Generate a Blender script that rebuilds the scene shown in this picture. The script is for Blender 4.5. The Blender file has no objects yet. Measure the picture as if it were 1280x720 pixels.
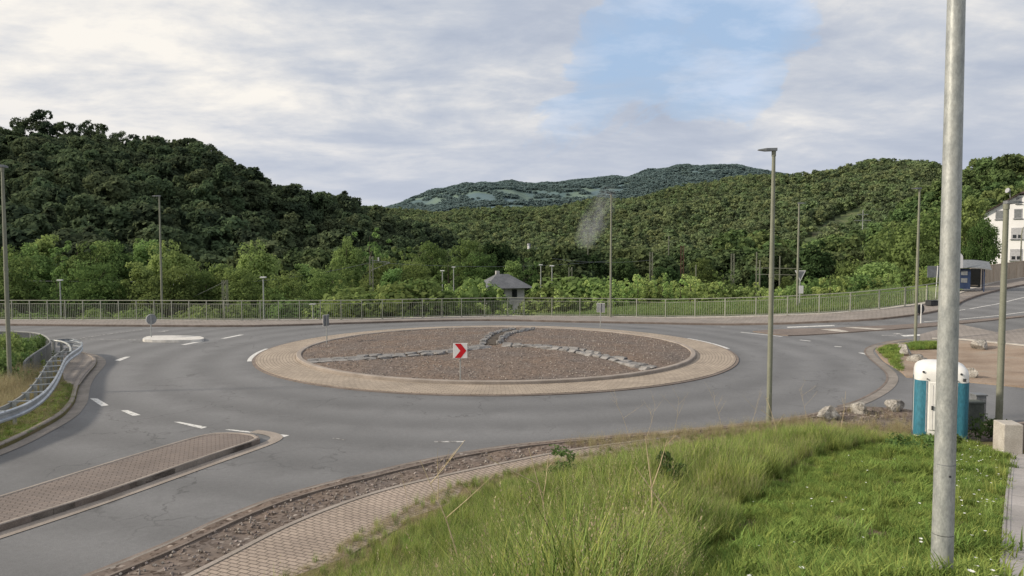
import bpy, bmesh, math, random
import numpy as np
from mathutils import Vector, Matrix, noise
from mathutils.geometry import delaunay_2d_cdt
random.seed(7); rng = np.random.default_rng(11)
S = bpy.context.scene
COL = S.collection
R = math.radians

# ------------------------------------------------------------------ camera
FPX, CAMZ = 900.0, 5.0
PITCH = math.atan(46/900)
cam = bpy.data.objects.new('camera', bpy.data.cameras.new('camera')); COL.objects.link(cam)
cam.location = (0, 0, CAMZ); cam.rotation_euler = (math.pi/2-PITCH, 0, 0)
cam.data.sensor_width = 36; cam.data.lens = 36*FPX/1280; cam.data.clip_start = .05; cam.data.clip_end = 20000
S.camera = cam
S.view_settings.view_transform = 'Standard'; S.view_settings.look = 'None'; S.view_settings.exposure = 0
CP, SP = math.cos(PITCH), math.sin(PITCH)

# ------------------------------------------------------------------ terrain heights
TOE = [(-20,-8),(-13,1),(-8.5,5.5),(-5,9),(-3.2,10.9),(-2.6,12.5),(-1.3,14.8),(1.1,16.8),(4.6,18.8),(7.1,19.9),(9.5,20.1),(10.8,19.3),(12.2,18.9),(14,19.2),(22,22),(30,22),(30,-8)]
def seg_dist(x, y, a, b):
    ax, ay = a; bx_, by_ = b; dx, dy = bx_-ax, by_-ay
    t = max(0, min(1, ((x-ax)*dx+(y-ay)*dy)/(dx*dx+dy*dy)))
    return math.hypot(x-ax-t*dx, y-ay-t*dy)
def inside(x, y, poly):
    c = False; j = len(poly)-1
    for i in range(len(poly)):
        xi, yi = poly[i]; xj, yj = poly[j]
        if (yi > y) != (yj > y) and x < (xj-xi)*(y-yi)/(yj-yi)+xi: c = not c
        j = i
    return c
def sstep(a, b, v):
    t = max(0, min(1, (v-a)/(b-a))); return t*t*(3-2*t)
def toe_in(x, y):
    if y > 22 or x < -20 or x > 30 or not inside(x, y, TOE): return 0
    return min(seg_dist(x, y, TOE[i], TOE[i+1]) for i in range(len(TOE)-2))
def bank(x, y):
    dt = toe_in(x, y)
    if dt <= 0: return None
    r = max(0, math.hypot(x-2, y-2)-1.4)
    t = r/(r+dt+1e-6)
    z = .1+3.3*(1-t)**1.55
    return z
RC = (-.75, 36.3); R_OUT, R_IN = 11.55, 9.75
FENX = [(-60,300),(60,300)]   # filled after the fence line is known
def fence_y(x):
    P = FENX
    if x <= P[0][0]: return P[0][1]
    for a, b in zip(P, P[1:]):
        if x <= b[0]: return a[1]+(b[1]-a[1])*(x-a[0])/(b[0]-a[0])
    a, b = P[-2], P[-1]
    return b[1]+(b[1]-a[1])/(b[0]-a[0])*(x-b[0])
def H(x, y):
    b = bank(x, y)
    if b is not None: return b
    v = max(0, x+.6*(y-38)-20)
    z = 3*(1-math.exp(-(v/30)**1.3)) if x > 0 else 0
    if x < 0: pass
    if y > 46:
        d = y-fence_y(x)
        w = 1-sstep(.58, .66, x/max(y,1))
        s0 = 1.0 if x < 3 else 1.0+7*sstep(3, 12, x)
        if d > 0: z -= w*(6+z)*sstep(s0, s0+11, d)
    if x < -17:
        k = sstep(0, 2.0, (-19.3-x) + (y-28)*-.45+.3)*sstep(14, 20, y)*(1-sstep(34.5, 36, y)) if y < 37 else 0
        z -= 3.2*k
    r = math.hypot(x-RC[0], y-RC[1])
    if r < R_IN-.2: z += .12+.3*(1-(r/(R_IN-.2))**2)
    return z
def ray(px, py):
    a, b = (px-640)/FPX, (360-py)/FPX
    return Vector((a, CP+b*SP, -SP+b*CP))
def P(px, py, d):          # world point seen at that place of the photo, at distance d ahead
    r = ray(px, py); return Vector((0,0,CAMZ))+r*(d/r.y)
def G(px, py, dz=0.0):     # ground point
    r = ray(px, py); t = 2.0; last = t
    while t < 600:
        p = r*t
        if CAMZ+p.z < H(p.x, p.y)+dz: break
        last = t; t += .15+t*.012
    a, b = last, t
    for _ in range(18):
        m = (a+b)/2; p = r*m
        if CAMZ+p.z < H(p.x, p.y)+dz: b = m
        else: a = m
    p = r*b
    return Vector((p.x, p.y, H(p.x, p.y)+dz))
def GF(px, py, z=0.0):     # point of a level plane
    r = ray(px, py); t = (z-CAMZ)/r.z; return Vector((r.x*t, r.y*t, z))
def proj(p):
    v = Vector(p)-Vector((0,0,CAMZ)); dep = v.y*CP-v.z*SP; up = v.y*SP+v.z*CP
    return 640+FPX*v.x/dep, 360-FPX*up/dep
_f = [G(px, py) for px, py in [(-80,402.5),(0,402.5),(200,402.6),(300,403),(440,402),(560,399),(640,397.5),(760,398),(860,399),(920,398.5),(1033,394.5),(1103,389),(1170,379.5),(1199,372)]]
FENX = [(p.x, p.y) for p in _f]

# ------------------------------------------------------------------ node materials
def new_mat(name):
    m = bpy.data.materials.new(name); m.use_nodes = True
    nt = m.node_tree; bs = nt.nodes['Principled BSDF']; return m, nt, bs
def N(nt, t, **kw):
    n = nt.nodes.new(t)
    for k, v in kw.items():
        if k in n.inputs: n.inputs[k].default_value = v
        else: setattr(n, k, v)
    return n
def ramp(nt, fac, stops):
    n = nt.nodes.new('ShaderNodeValToRGB'); e = n.color_ramp.elements
    while len(e) < len(stops): e.new(.5)
    for i, (p, c) in enumerate(stops): e[i].position = p; e[i].color = (*c, 1) if len(c) == 3 else c
    nt.links.new(fac, n.inputs[0]); return n.outputs[0]
def g(v): return (v, v, v)
def noise_n(nt, vec, scale, detail=4, rough=.55, dist=0):
    n = N(nt, 'ShaderNodeTexNoise', Scale=scale, Detail=detail, Roughness=rough, Distortion=dist)
    if vec is not None: nt.links.new(vec, n.inputs['Vector'])
    return n.outputs['Fac']
def mixc(nt, fac, a, b, mode='MIX'):
    n = nt.nodes.new('ShaderNodeMix'); n.data_type = 'RGBA'; n.blend_type = mode
    for sock, v in ((n.inputs[0], fac), (n.inputs[6], a), (n.inputs[7], b)):
        if hasattr(v, 'is_linked'): nt.links.new(v, sock)
        else: sock.default_value = v if not isinstance(v, tuple) else (*v[:3], 1)
    return n.outputs[2]
def mth(nt, op, a, b=0.0, c=None):
    n = nt.nodes.new('ShaderNodeMath'); n.operation = op
    for i, v in enumerate((a, b) if c is None else (a, b, c)):
        if hasattr(v, 'is_linked'): nt.links.new(v, n.inputs[i])
        else: n.inputs[i].default_value = v
    return n.outputs[0]
def bump(nt, bs, h, strength, dist=.01):
    b = N(nt, 'ShaderNodeBump', Strength=strength, Distance=dist); nt.links.new(h, b.inputs['Height']); nt.links.new(b.outputs[0], bs.inputs['Normal'])
def surf(name, stops, scale, fine=60, rough=.9, spec=.2, bumps=.4, bd=.01, fine_amt=.35, metal=0, detail=5, coord='Object', stretch=None):
    m, nt, bs = new_mat(name)
    tc = N(nt, 'ShaderNodeTexCoord'); v = tc.outputs[coord]
    if stretch:
        mp = N(nt, 'ShaderNodeMapping', Scale=stretch); nt.links.new(v, mp.inputs[0]); v = mp.outputs[0]
    a = ramp(nt, noise_n(nt, v, scale, detail), stops)
    f = noise_n(nt, v, fine, 3, .7)
    c = mixc(nt, fine_amt, a, ramp(nt, f, [(.3, g(.15)), (.7, g(.85))]), 'OVERLAY')
    nt.links.new(c, bs.inputs['Base Color'])
    bs.inputs['Roughness'].default_value = rough; bs.inputs['Metallic'].default_value = metal
    bs.inputs['Specular IOR Level'].default_value = spec
    if bumps: bump(nt, bs, f, bumps, bd)
    return m
M = {}
# asphalt with wheel tracks, patches, aggregate and cracks
def asphalt():
    m, nt, bs = new_mat('asphalt'); v = N(nt, 'ShaderNodeNewGeometry').outputs['Position']
    big = noise_n(nt, v, .09, 4, .6); mid = noise_n(nt, v, .8, 6, .65, .6); fine = noise_n(nt, v, 55, 3, .8)
    c = ramp(nt, big, [(.3, (.135,.135,.136)), (.72, (.182,.182,.184))])
    c = mixc(nt, .28, c, ramp(nt, mid, [(.3, g(.36)), (.7, g(.62))]), 'OVERLAY')
    c = mixc(nt, .3, c, ramp(nt, noise_n(nt, v, 9, 4, .8), [(.35, g(.36)), (.65, g(.64))]), 'OVERLAY')
    sep = N(nt, 'ShaderNodeSeparateXYZ'); nt.links.new(v, sep.inputs[0])
    # worn wheel tracks running round the circle
    dx = mth(nt, 'SUBTRACT', sep.outputs[0], RC[0]); dy = mth(nt, 'SUBTRACT', sep.outputs[1], RC[1])
    r = mth(nt, 'SQRT', mth(nt, 'ADD', mth(nt, 'MULTIPLY', dx, dx), mth(nt, 'MULTIPLY', dy, dy)))
    r = mth(nt, 'ADD', r, mth(nt, 'MULTIPLY', mid, .9))
    trk = mth(nt, 'SINE', mth(nt, 'MULTIPLY', r, 3.0))
    c = mixc(nt, .36, c, ramp(nt, mth(nt, 'ADD', mth(nt, 'MULTIPLY', trk, .5), .5), [(0, g(.36)), (1, g(.62))]), 'OVERLAY')
    c = mixc(nt, .4, c, ramp(nt, fine, [(.28, g(.1)), (.5, g(.5)), (.75, g(.95))]), 'OVERLAY')
    vo = N(nt, 'ShaderNodeTexVoronoi', feature='DISTANCE_TO_EDGE', Scale=.42)
    wob = N(nt, 'ShaderNodeTexNoise', Scale=1.6, Detail=5); nt.links.new(v, wob.inputs['Vector'])
    va = N(nt, 'ShaderNodeVectorMath', operation='MULTIPLY_ADD'); nt.links.new(wob.outputs['Color'], va.inputs[0]); va.inputs[1].default_value = (1.6,1.6,0); nt.links.new(v, va.inputs[2])
    nt.links.new(va.outputs[0], vo.inputs['Vector'])
    crack = ramp(nt, vo.outputs['Distance'], [(.0, g(1)), (.014, g(0))])
    msk = ramp(nt, noise_n(nt, v, .16, 2), [(.49, g(0)), (.57, g(1))])
    ck = mth(nt, 'MULTIPLY', mth(nt, 'MULTIPLY', crack, msk), .5)
    c = mixc(nt, ck, c, (.035,.034,.032))
    nt.links.new(c, bs.inputs['Base Color']); bs.inputs['Roughness'].default_value = .82; bs.inputs['Specular IOR Level'].default_value = .35
    bump(nt, bs, fine, .5, .006); return m
M['asphalt'] = asphalt()
def paver(name, c1, c2, mortar, scale, bw=.5, rh=.25, ms=.02, rot=0, tint=.5):
    m, nt, bs = new_mat(name); tc = N(nt, 'ShaderNodeTexCoord')
    mp = N(nt, 'ShaderNodeMapping', Rotation=(0,0,rot)); nt.links.new(tc.outputs['UV'], mp.inputs[0])
    b = N(nt, 'ShaderNodeTexBrick', Scale=scale); b.inputs['Color1'].default_value = (*c1,1); b.inputs['Color2'].default_value = (*c2,1); b.inputs['Mortar'].default_value = (*mortar,1)
    b.inputs['Mortar Size'].default_value = ms; b.inputs['Brick Width'].default_value = bw; b.inputs['Row Height'].default_value = rh; b.inputs['Mortar Smooth'].default_value = .3
    nt.links.new(mp.outputs[0], b.inputs['Vector'])
    pos = N(nt, 'ShaderNodeNewGeometry').outputs['Position']
    n1 = noise_n(nt, pos, .7, 6, .65); n2 = noise_n(nt, pos, 30, 3, .7)
    c = mixc(nt, tint, b.outputs['Color'], ramp(nt, n1, [(.3, g(.32)), (.7, g(.66))]), 'OVERLAY')
    c = mixc(nt, .3, c, ramp(nt, n2, [(.3, g(.2)), (.7, g(.8))]), 'OVERLAY')
    nt.links.new(c, bs.inputs['Base Color']); bs.inputs['Roughness'].default_value = .9; bs.inputs['Specular IOR Level'].default_value = .2
    bump(nt, bs, b.outputs['Fac'], -.6, .01); return m
M['ring_paver'] = paver('ring_paving', (.40,.335,.265), (.34,.285,.23), (.17,.14,.115), 1, .28, .14, .012)
M['island_paver'] = paver('island_paving', (.235,.195,.17), (.20,.17,.152), (.11,.09,.08), 1, .2, .1, .012, R(45), .45)
M['path_paver'] = paver('path_paving', (.38,.31,.255), (.33,.27,.225), (.14,.115,.095), 1, .2, .1, .012, R(90))
M['walk_paver'] = paver('sidewalk_paving', (.28,.25,.225), (.25,.225,.205), (.15,.13,.115), 1, .3, .3, .014)
M['slab_paver'] = paver('footpath_slabs', (.40,.37,.35), (.36,.335,.315), (.2,.18,.17), 1, 1.0, .42, .01)
M['kerb'] = surf('kerb_concrete', [(.3,(.25,.215,.185)),(.7,(.36,.315,.275))], 1.3, 40)
M['kerb_dark'] = surf('dark_kerb', [(.3,(.15,.12,.10)),(.7,(.24,.20,.175))], 2, 40)  # darker, browner tone than the plain kerb concrete
M['gutter'] = surf('gutter_concrete', [(.3,(.19,.17,.15)),(.7,(.29,.26,.23))], 1.8, 40)
M['concrete'] = surf('pale_concrete', [(.3,(.36,.33,.29)),(.7,(.52,.49,.44))], 3, 40, bd=.004)
M['white_kerb'] = surf('white_kerb_blocks', [(.3,(.5,.48,.45)),(.7,(.68,.66,.62))], 4, 50)
def paint():
    m, nt, bs = new_mat('road_paint'); pos = N(nt, 'ShaderNodeNewGeometry').outputs['Position']
    w = ramp(nt, noise_n(nt, pos, 9, 6, .75), [(.36, (.2,.2,.19)), (.5, (.66,.65,.62))])
    nt.links.new(w, bs.inputs['Base Color']); bs.inputs['Roughness'].default_value = .7; return m
M['paint'] = paint()
M['faint_paint'] = surf('worn_road_paint', [(.42,(.17,.165,.16)),(.58,(.5,.49,.47))], 5, 40)
def gravel(name, a, b, c3, scale):
    m, nt, bs = new_mat(name); pos = N(nt, 'ShaderNodeNewGeometry').outputs['Position']
    vo = N(nt, 'ShaderNodeTexVoronoi', Scale=scale); nt.links.new(pos, vo.inputs['Vector'])
    col = ramp(nt, vo.outputs['Color'], [(.1, a), (.5, b), (.86, b), (.97, c3)])
    n1 = noise_n(nt, pos, .45, 5, .6)
    col = mixc(nt, .6, col, ramp(nt, n1, [(.35, (.44,.455,.48)), (.65, (.58,.51,.45))]), 'OVERLAY')
    col = mixc(nt, .5, col, ramp(nt, noise_n(nt, pos, 4, 5, .7), [(.3, g(.3)), (.7, g(.66))]), 'OVERLAY')
    nt.links.new(col, bs.inputs['Base Color']); bs.inputs['Roughness'].default_value = 1; bs.inputs['Specular IOR Level'].default_value = .1
    bump(nt, bs, vo.outputs['Distance'], -1.0, .05); return m
M['gravel'] = gravel('island_gravel', (.085,.070,.060), (.185,.152,.130), (.42,.38,.34), 15)
M['verge_gravel'] = gravel('verge_gravel', (.07,.055,.046), (.18,.15,.13), (.42,.38,.34), 16)
M['dirt'] = surf('bare_dirt', [(.3,(.23,.17,.125)),(.55,(.34,.265,.205)),(.8,(.31,.28,.235))], .5, 25, bumps=.8, bd=.03, detail=8, stretch=(1,1.4,1))
M['soil'] = surf('bank_soil', [(.3,(.10,.095,.04)),(.5,(.16,.14,.06)),(.7,(.22,.165,.11))], 1.4, 30, bumps=.9, bd=.03)
M['ground'] = surf('rough_ground', [(.3,(.035,.055,.018)),(.6,(.07,.1,.03)),(.8,(.12,.11,.055))], .15, 6)
M['meadow'] = surf('meadow_ground', [(.3,(.12,.17,.04)),(.6,(.19,.24,.06)),(.8,(.24,.25,.1))], .3, 8)
M['rock'] = surf('rock_stone', [(.3,(.13,.12,.105)),(.5,(.30,.28,.25)),(.72,(.46,.44,.40))], 3.0, 12, bumps=1, bd=.03, fine_amt=.55)
M['flat_stone'] = surf('edging_stone', [(.3,(.15,.145,.14)),(.55,(.26,.25,.24)),(.75,(.36,.345,.33))], 1.1, 14, bumps=.8, bd=.02, coord='Object')
M['galv'] = surf('galvanised_steel', [(.36,(.29,.305,.30)),(.64,(.42,.43,.41))], 22, 110, rough=.5, spec=.45, bumps=.12, bd=.001, metal=.3, fine_amt=.3, stretch=(1,1,.45), detail=6)
M['rail_steel'] = surf('guard_rail_steel', [(.35,(.34,.37,.40)),(.65,(.52,.55,.58))], 3, 30, rough=.38, spec=.5, bumps=0, metal=.75, fine_amt=.15)
M['pole'] = surf('lamp_pole_paint', [(.3,(.17,.175,.13)),(.7,(.235,.24,.185))], 2, 30, rough=.55, spec=.4, bumps=0, fine_amt=.2)
M['fence'] = surf('fence_paint', [(.3,(.27,.275,.22)),(.7,(.38,.385,.32))], 1.2, 30, rough=.6, spec=.4, bumps=0, fine_amt=.2)
M['parapet'] = surf('railing_grey', [(.3,(.2,.205,.2)),(.7,(.28,.285,.275))], 1.2, 30, rough=.6, bumps=0, fine_amt=.2)
M['dark'] = surf('dark_metal', [(.3,(.035,.037,.04)),(.7,(.06,.062,.066))], 3, 30, rough=.5, bumps=0)
M['sign_back'] = surf('sign_back_grey', [(.3,(.16,.17,.175)),(.7,(.25,.26,.27))], 5, 30, rough=.5, bumps=0, metal=.3)
M['white'] = surf('white_plastic', [(.3,(.72,.71,.68)),(.7,(.82,.81,.79))], 3, 30, rough=.45, spec=.4, bumps=0, fine_amt=.08)
M['red'] = surf('red_reflective', [(.3,(.52,.015,.02)),(.7,(.62,.02,.03))], 3, 30, rough=.4, bumps=0, fine_amt=.05)
M['signwhite'] = surf('sign_white', [(.3,(.74,.72,.70)),(.7,(.82,.8,.78))], 3, 30, rough=.4, bumps=0, fine_amt=.05)
M['teal'] = surf('blue_panel', [(.3,(.028,.14,.20)),(.7,(.05,.19,.26))], 3, 26, rough=.5, spec=.35, bumps=0, fine_amt=.35, stretch=(1,1,.3))
M['bluedark'] = surf('dark_blue_steel', [(.3,(.018,.03,.07)),(.7,(.035,.055,.11))], 2, 20, rough=.4, bumps=0)
M['lampwhite'] = surf('lamp_white', [(.3,(.6,.6,.58)),(.7,(.7,.7,.68))], 3, 30, rough=.4, bumps=0)
M['plaster'] = surf('white_plaster', [(.3,(.74,.73,.73)),(.7,(.84,.83,.83))], .5, 12, bumps=.1, fine_amt=.1)
M['greyplaster'] = surf('grey_plaster', [(.3,(.3,.29,.28)),(.7,(.48,.47,.46))], .9, 12, bumps=.1, fine_amt=.15)
M['slate'] = surf('slate_roof', [(.3,(.10,.105,.115)),(.7,(.165,.17,.18))], 1, 9, rough=.7, bumps=.5, bd=.03)
M['tile'] = surf('brown_tiles', [(.3,(.04,.032,.03)),(.7,(.075,.058,.053))], 1, 9, rough=.95, bumps=.5, bd=.03)
M['shutter'] = surf('shutter_grey', [(.3,(.36,.36,.38)),(.7,(.45,.45,.47))], 1, 9, bumps=0)
M['wood'] = surf('beige_boards', [(.3,(.38,.31,.235)),(.7,(.5,.42,.33))], .8, 9, bumps=.2, stretch=(3,3,.3))
M['darkglass'] = surf('window_glass', [(.3,(.015,.017,.02)),(.7,(.03,.034,.04))], 1, 9, rough=.12, spec=.6, bumps=0)
M['rust'] = surf('rusty_steel', [(.3,(.085,.05,.038)),(.7,(.13,.08,.055))], 2, 20, bumps=0)
M['greenbox'] = surf('grey_green_box', [(.3,(.08,.09,.08)),(.7,(.13,.14,.125))], 2, 20, bumps=0)
M['bark'] = surf('bark', [(.3,(.05,.04,.03)),(.7,(.12,.1,.08))], 3, 20, bumps=.5, stretch=(1,1,.2))
M['drystalk'] = surf('dry_stalk', [(.3,(.42,.33,.2)),(.7,(.58,.48,.32))], 3, 20, bumps=0)

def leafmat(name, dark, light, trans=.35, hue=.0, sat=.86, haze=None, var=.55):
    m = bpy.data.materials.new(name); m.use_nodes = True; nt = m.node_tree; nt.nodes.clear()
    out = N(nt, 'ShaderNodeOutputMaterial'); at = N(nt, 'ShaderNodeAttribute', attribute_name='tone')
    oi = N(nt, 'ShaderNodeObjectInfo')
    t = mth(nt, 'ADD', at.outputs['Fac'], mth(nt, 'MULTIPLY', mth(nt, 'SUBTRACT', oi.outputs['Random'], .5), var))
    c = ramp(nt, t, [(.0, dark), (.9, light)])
    rnd2 = mth(nt, 'FRACT', mth(nt, 'MULTIPLY', oi.outputs['Random'], 17.31))
    hs = N(nt, 'ShaderNodeHueSaturation', Saturation=sat); nt.links.new(c, hs.inputs['Color'])
    nt.links.new(mth(nt, 'ADD', mth(nt, 'MULTIPLY', rnd2, .05), .475+hue), hs.inputs['Hue'])
    c = hs.outputs[0]
    if haze: c = mixc(nt, haze[0], c, haze[1])  # aerial haze of the distance, mixed straight into the leaf colour
    d = N(nt, 'ShaderNodeBsdfDiffuse'); tr = N(nt, 'ShaderNodeBsdfTranslucent'); mx = N(nt, 'ShaderNodeMixShader', Fac=trans)
    nt.links.new(c, d.inputs[0]); nt.links.new(c, tr.inputs[0])
    nt.links.new(d.outputs[0], mx.inputs[1]); nt.links.new(tr.outputs[0], mx.inputs[2]); nt.links.new(mx.outputs[0], out.inputs[0])
    return m
M['leaf_bright'] = leafmat('leaves_bright', (.07,.125,.032), (.28,.41,.10), .42)
M['leaf_mid'] = leafmat('leaves_mid', (.042,.08,.020), (.19,.28,.065), .42)
M['leaf_dark'] = leafmat('leaves_dark', (.016,.036,.013), (.085,.14,.042))
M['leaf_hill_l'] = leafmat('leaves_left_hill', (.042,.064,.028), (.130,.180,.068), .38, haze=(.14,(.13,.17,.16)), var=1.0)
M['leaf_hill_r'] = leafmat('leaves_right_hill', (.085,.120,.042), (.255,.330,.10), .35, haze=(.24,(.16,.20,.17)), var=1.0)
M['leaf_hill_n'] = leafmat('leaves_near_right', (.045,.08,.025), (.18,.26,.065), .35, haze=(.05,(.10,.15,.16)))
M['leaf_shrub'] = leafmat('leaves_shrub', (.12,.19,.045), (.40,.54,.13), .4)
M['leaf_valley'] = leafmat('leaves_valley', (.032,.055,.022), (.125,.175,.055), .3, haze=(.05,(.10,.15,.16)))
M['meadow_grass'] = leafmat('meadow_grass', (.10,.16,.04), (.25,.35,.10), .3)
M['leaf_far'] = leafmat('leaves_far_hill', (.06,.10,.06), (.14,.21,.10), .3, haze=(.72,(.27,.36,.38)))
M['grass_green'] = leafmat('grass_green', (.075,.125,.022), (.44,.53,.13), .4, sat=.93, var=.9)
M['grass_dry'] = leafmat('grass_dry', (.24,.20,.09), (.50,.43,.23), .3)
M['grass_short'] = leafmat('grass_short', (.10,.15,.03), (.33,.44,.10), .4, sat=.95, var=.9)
M['petal'] = surf('white_petals', [(.3,(.75,.75,.7)),(.7,(.85,.85,.8))], 3, 30, bumps=0)
M['hill_ground'] = surf('forest_floor', [(.3,(.02,.03,.012)),(.7,(.04,.055,.02))], .02, 1)
M['clearing'] = surf('hill_clearing', [(.35,(.055,.085,.035)),(.5,(.11,.14,.06)),(.65,(.15,.145,.085))], .05, .5, bumps=0)
M['far_ground'] = surf('far_hill_ground', [(.42,(.095,.145,.15)),(.52,(.14,.195,.155)),(.62,(.10,.15,.165))], .0035, .03, bumps=0, fine_amt=.1)  # bluish distance haze is part of this base colour

# ------------------------------------------------------------------ mesh helpers
def tag(o, label=None, cat=None, group=None, kind=None):
    if label: o['label'] = label
    if cat: o['category'] = cat
    if group: o['group'] = group
    if kind: o['kind'] = kind
    return o
def thing(name, label, cat, loc=(0,0,0), rz=0, group=None):
    o = bpy.data.objects.new(name, None); COL.objects.link(o); o.empty_display_size = .2
    o.location = loc; o.rotation_euler = (0,0,rz); return tag(o, label, cat, group)
def mesh_obj(name, me, mat=None, parent=None):
    o = bpy.data.objects.new(name, me); COL.objects.link(o)
    if mat is not None:
        for mm in (mat if isinstance(mat, list) else [mat]): me.materials.append(mm)
    if parent: o.parent = parent
    return o
class MB:
    def __init__(s): s.v = []; s.f = []; s.mi = []; s.m = 0
    def add(s, vs, fs):
        b = len(s.v); s.v += [tuple(v) for v in vs]; s.f += [tuple(i+b for i in f) for f in fs]; s.mi += [s.m]*len(fs)
    def box(s, c, size, rz=0, rx=0, ry=0, taper=1.0):
        x, y, z = [q/2 for q in size]; m = Matrix.Rotation(rz,3,'Z')@Matrix.Rotation(ry,3,'Y')@Matrix.Rotation(rx,3,'X')
        vs = [(-x,-y,-z),(x,-y,-z),(x,y,-z),(-x,y,-z),(-x*taper,-y*taper,z),(x*taper,-y*taper,z),(x*taper,y*taper,z),(-x*taper,y*taper,z)]
        s.add([Vector(c)+m@Vector(v) for v in vs], [(0,3,2,1),(4,5,6,7),(0,1,5,4),(1,2,6,5),(2,3,7,6),(3,0,4,7)]); return s
    def tube(s, p0, p1, r0, r1=None, n=8, caps=True):
        return s.path([p0, p1], [r0, r0 if r1 is None else r1], n, caps)
    def path(s, pts, rad, n=8, caps=True):
        pts = [Vector(p) for p in pts]
        if not isinstance(rad, (list, tuple)): rad = [rad]*len(pts)
        vs = []; fs = []
        for i, p in enumerate(pts):
            t = (pts[min(i+1,len(pts)-1)]-pts[max(i-1,0)]).normalized()
            a = Vector((0,0,1)) if abs(t.z) < .9 else Vector((1,0,0))
            u = t.cross(a).normalized(); w = t.cross(u).normalized()
            for k in range(n):
                q = 2*math.pi*k/n; vs.append(p+(u*math.cos(q)+w*math.sin(q))*rad[i])
        for i in range(len(pts)-1):
            for k in range(n):
                a = i*n+k; b = i*n+(k+1)%n; fs.append((a, b, b+n, a+n))
        if caps:
            fs.append(tuple(range(n))); fs.append(tuple(reversed(range((len(pts)-1)*n, len(pts)*n))))
        s.add(vs, fs); return s
    def sweep(s, pts, prof, closed=False, caps=True):
        """prof: list of (side, up) offsets swept along a polyline; side is to the right of travel"""
        pts = [Vector(p) for p in pts]; k = len(prof); vs = []; fs = []; n = len(pts)
        for i, p in enumerate(pts):
            a = pts[(i-1) % n] if (closed or i > 0) else pts[i]; b = pts[(i+1) % n] if (closed or i < n-1) else pts[i]
            t = (b-a); t.z = 0; t.normalize(); sd = Vector((t.y, -t.x, 0))
            for (q, u) in prof: vs.append(p+sd*q+Vector((0,0,u)))
        for i in range(n if closed else n-1):
            j = (i+1) % n
            for c in range(k-1): fs.append((i*k+c, j*k+c, j*k+c+1, i*k+c+1))
        s.add(vs, fs)
        if caps and not closed: s.add([vs[c] for c in range(k)], [tuple(range(k))]); s.add([vs[(n-1)*k+c] for c in range(k)], [tuple(reversed(range(k)))])
        return s
    def mesh(s, name, smooth=False):
        me = bpy.data.meshes.new(name); me.from_pydata(s.v, [], s.f)
        if any(s.mi): me.polygons.foreach_set('material_index', s.mi)
        bm = bmesh.new(); bm.from_mesh(me); bmesh.ops.recalc_face_normals(bm, faces=bm.faces); bm.to_mesh(me); bm.free()
        if smooth: me.polygons.foreach_set('use_smooth', [True]*len(me.polygons)); me.set_sharp_from_angle(angle=R(40))
        me.update(); return me
    def build(s, name, mat, parent=None, smooth=False): return mesh_obj(name, s.mesh(name, smooth), mat, parent)
def bevel(o, w, seg=2):
    m = o.modifiers.new('bevel', 'BEVEL'); m.width = w; m.segments = seg; m.limit_method = 'ANGLE'; return o
def copy_tree(o, parent=None):
    c = o.copy(); COL.objects.link(c)
    if parent: c.parent = parent
    for ch in list(o.children): copy_tree(ch, c)
    return c
def resample(pts, step, closed=False):
    pts = [Vector(p) for p in pts]
    if closed: pts = pts+[pts[0]]
    out = [pts[0].copy()]; acc = 0; 
    for a, b in zip(pts, pts[1:]):
        L = (b-a).length
        if L < 1e-9: continue
        pos = step-acc
        while pos <= L: out.append(a+(b-a)*(pos/L)); pos += step
        acc = L-(pos-step)
    if not closed and (out[-1]-pts[-1]).length > step*.3: out.append(pts[-1].copy())
    return out
def smooth_pts(pts, it=2, closed=False):
    pts = [Vector(p) for p in pts]
    for _ in range(it):
        q = [] if closed else [pts[0]]
        for i in range(len(pts) if closed else len(pts)-1):
            a, b = pts[i], pts[(i+1) % len(pts)]
            q += [a*.75+b*.25, a*.25+b*.75]
        if not closed: q.append(pts[-1])
        pts = q
    return pts
def drape(pts, dz=0): return [Vector((p[0], p[1], H(p[0], p[1])+dz)) for p in pts]
def flatH(x, y):
    z = H(x, y); return z
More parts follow.
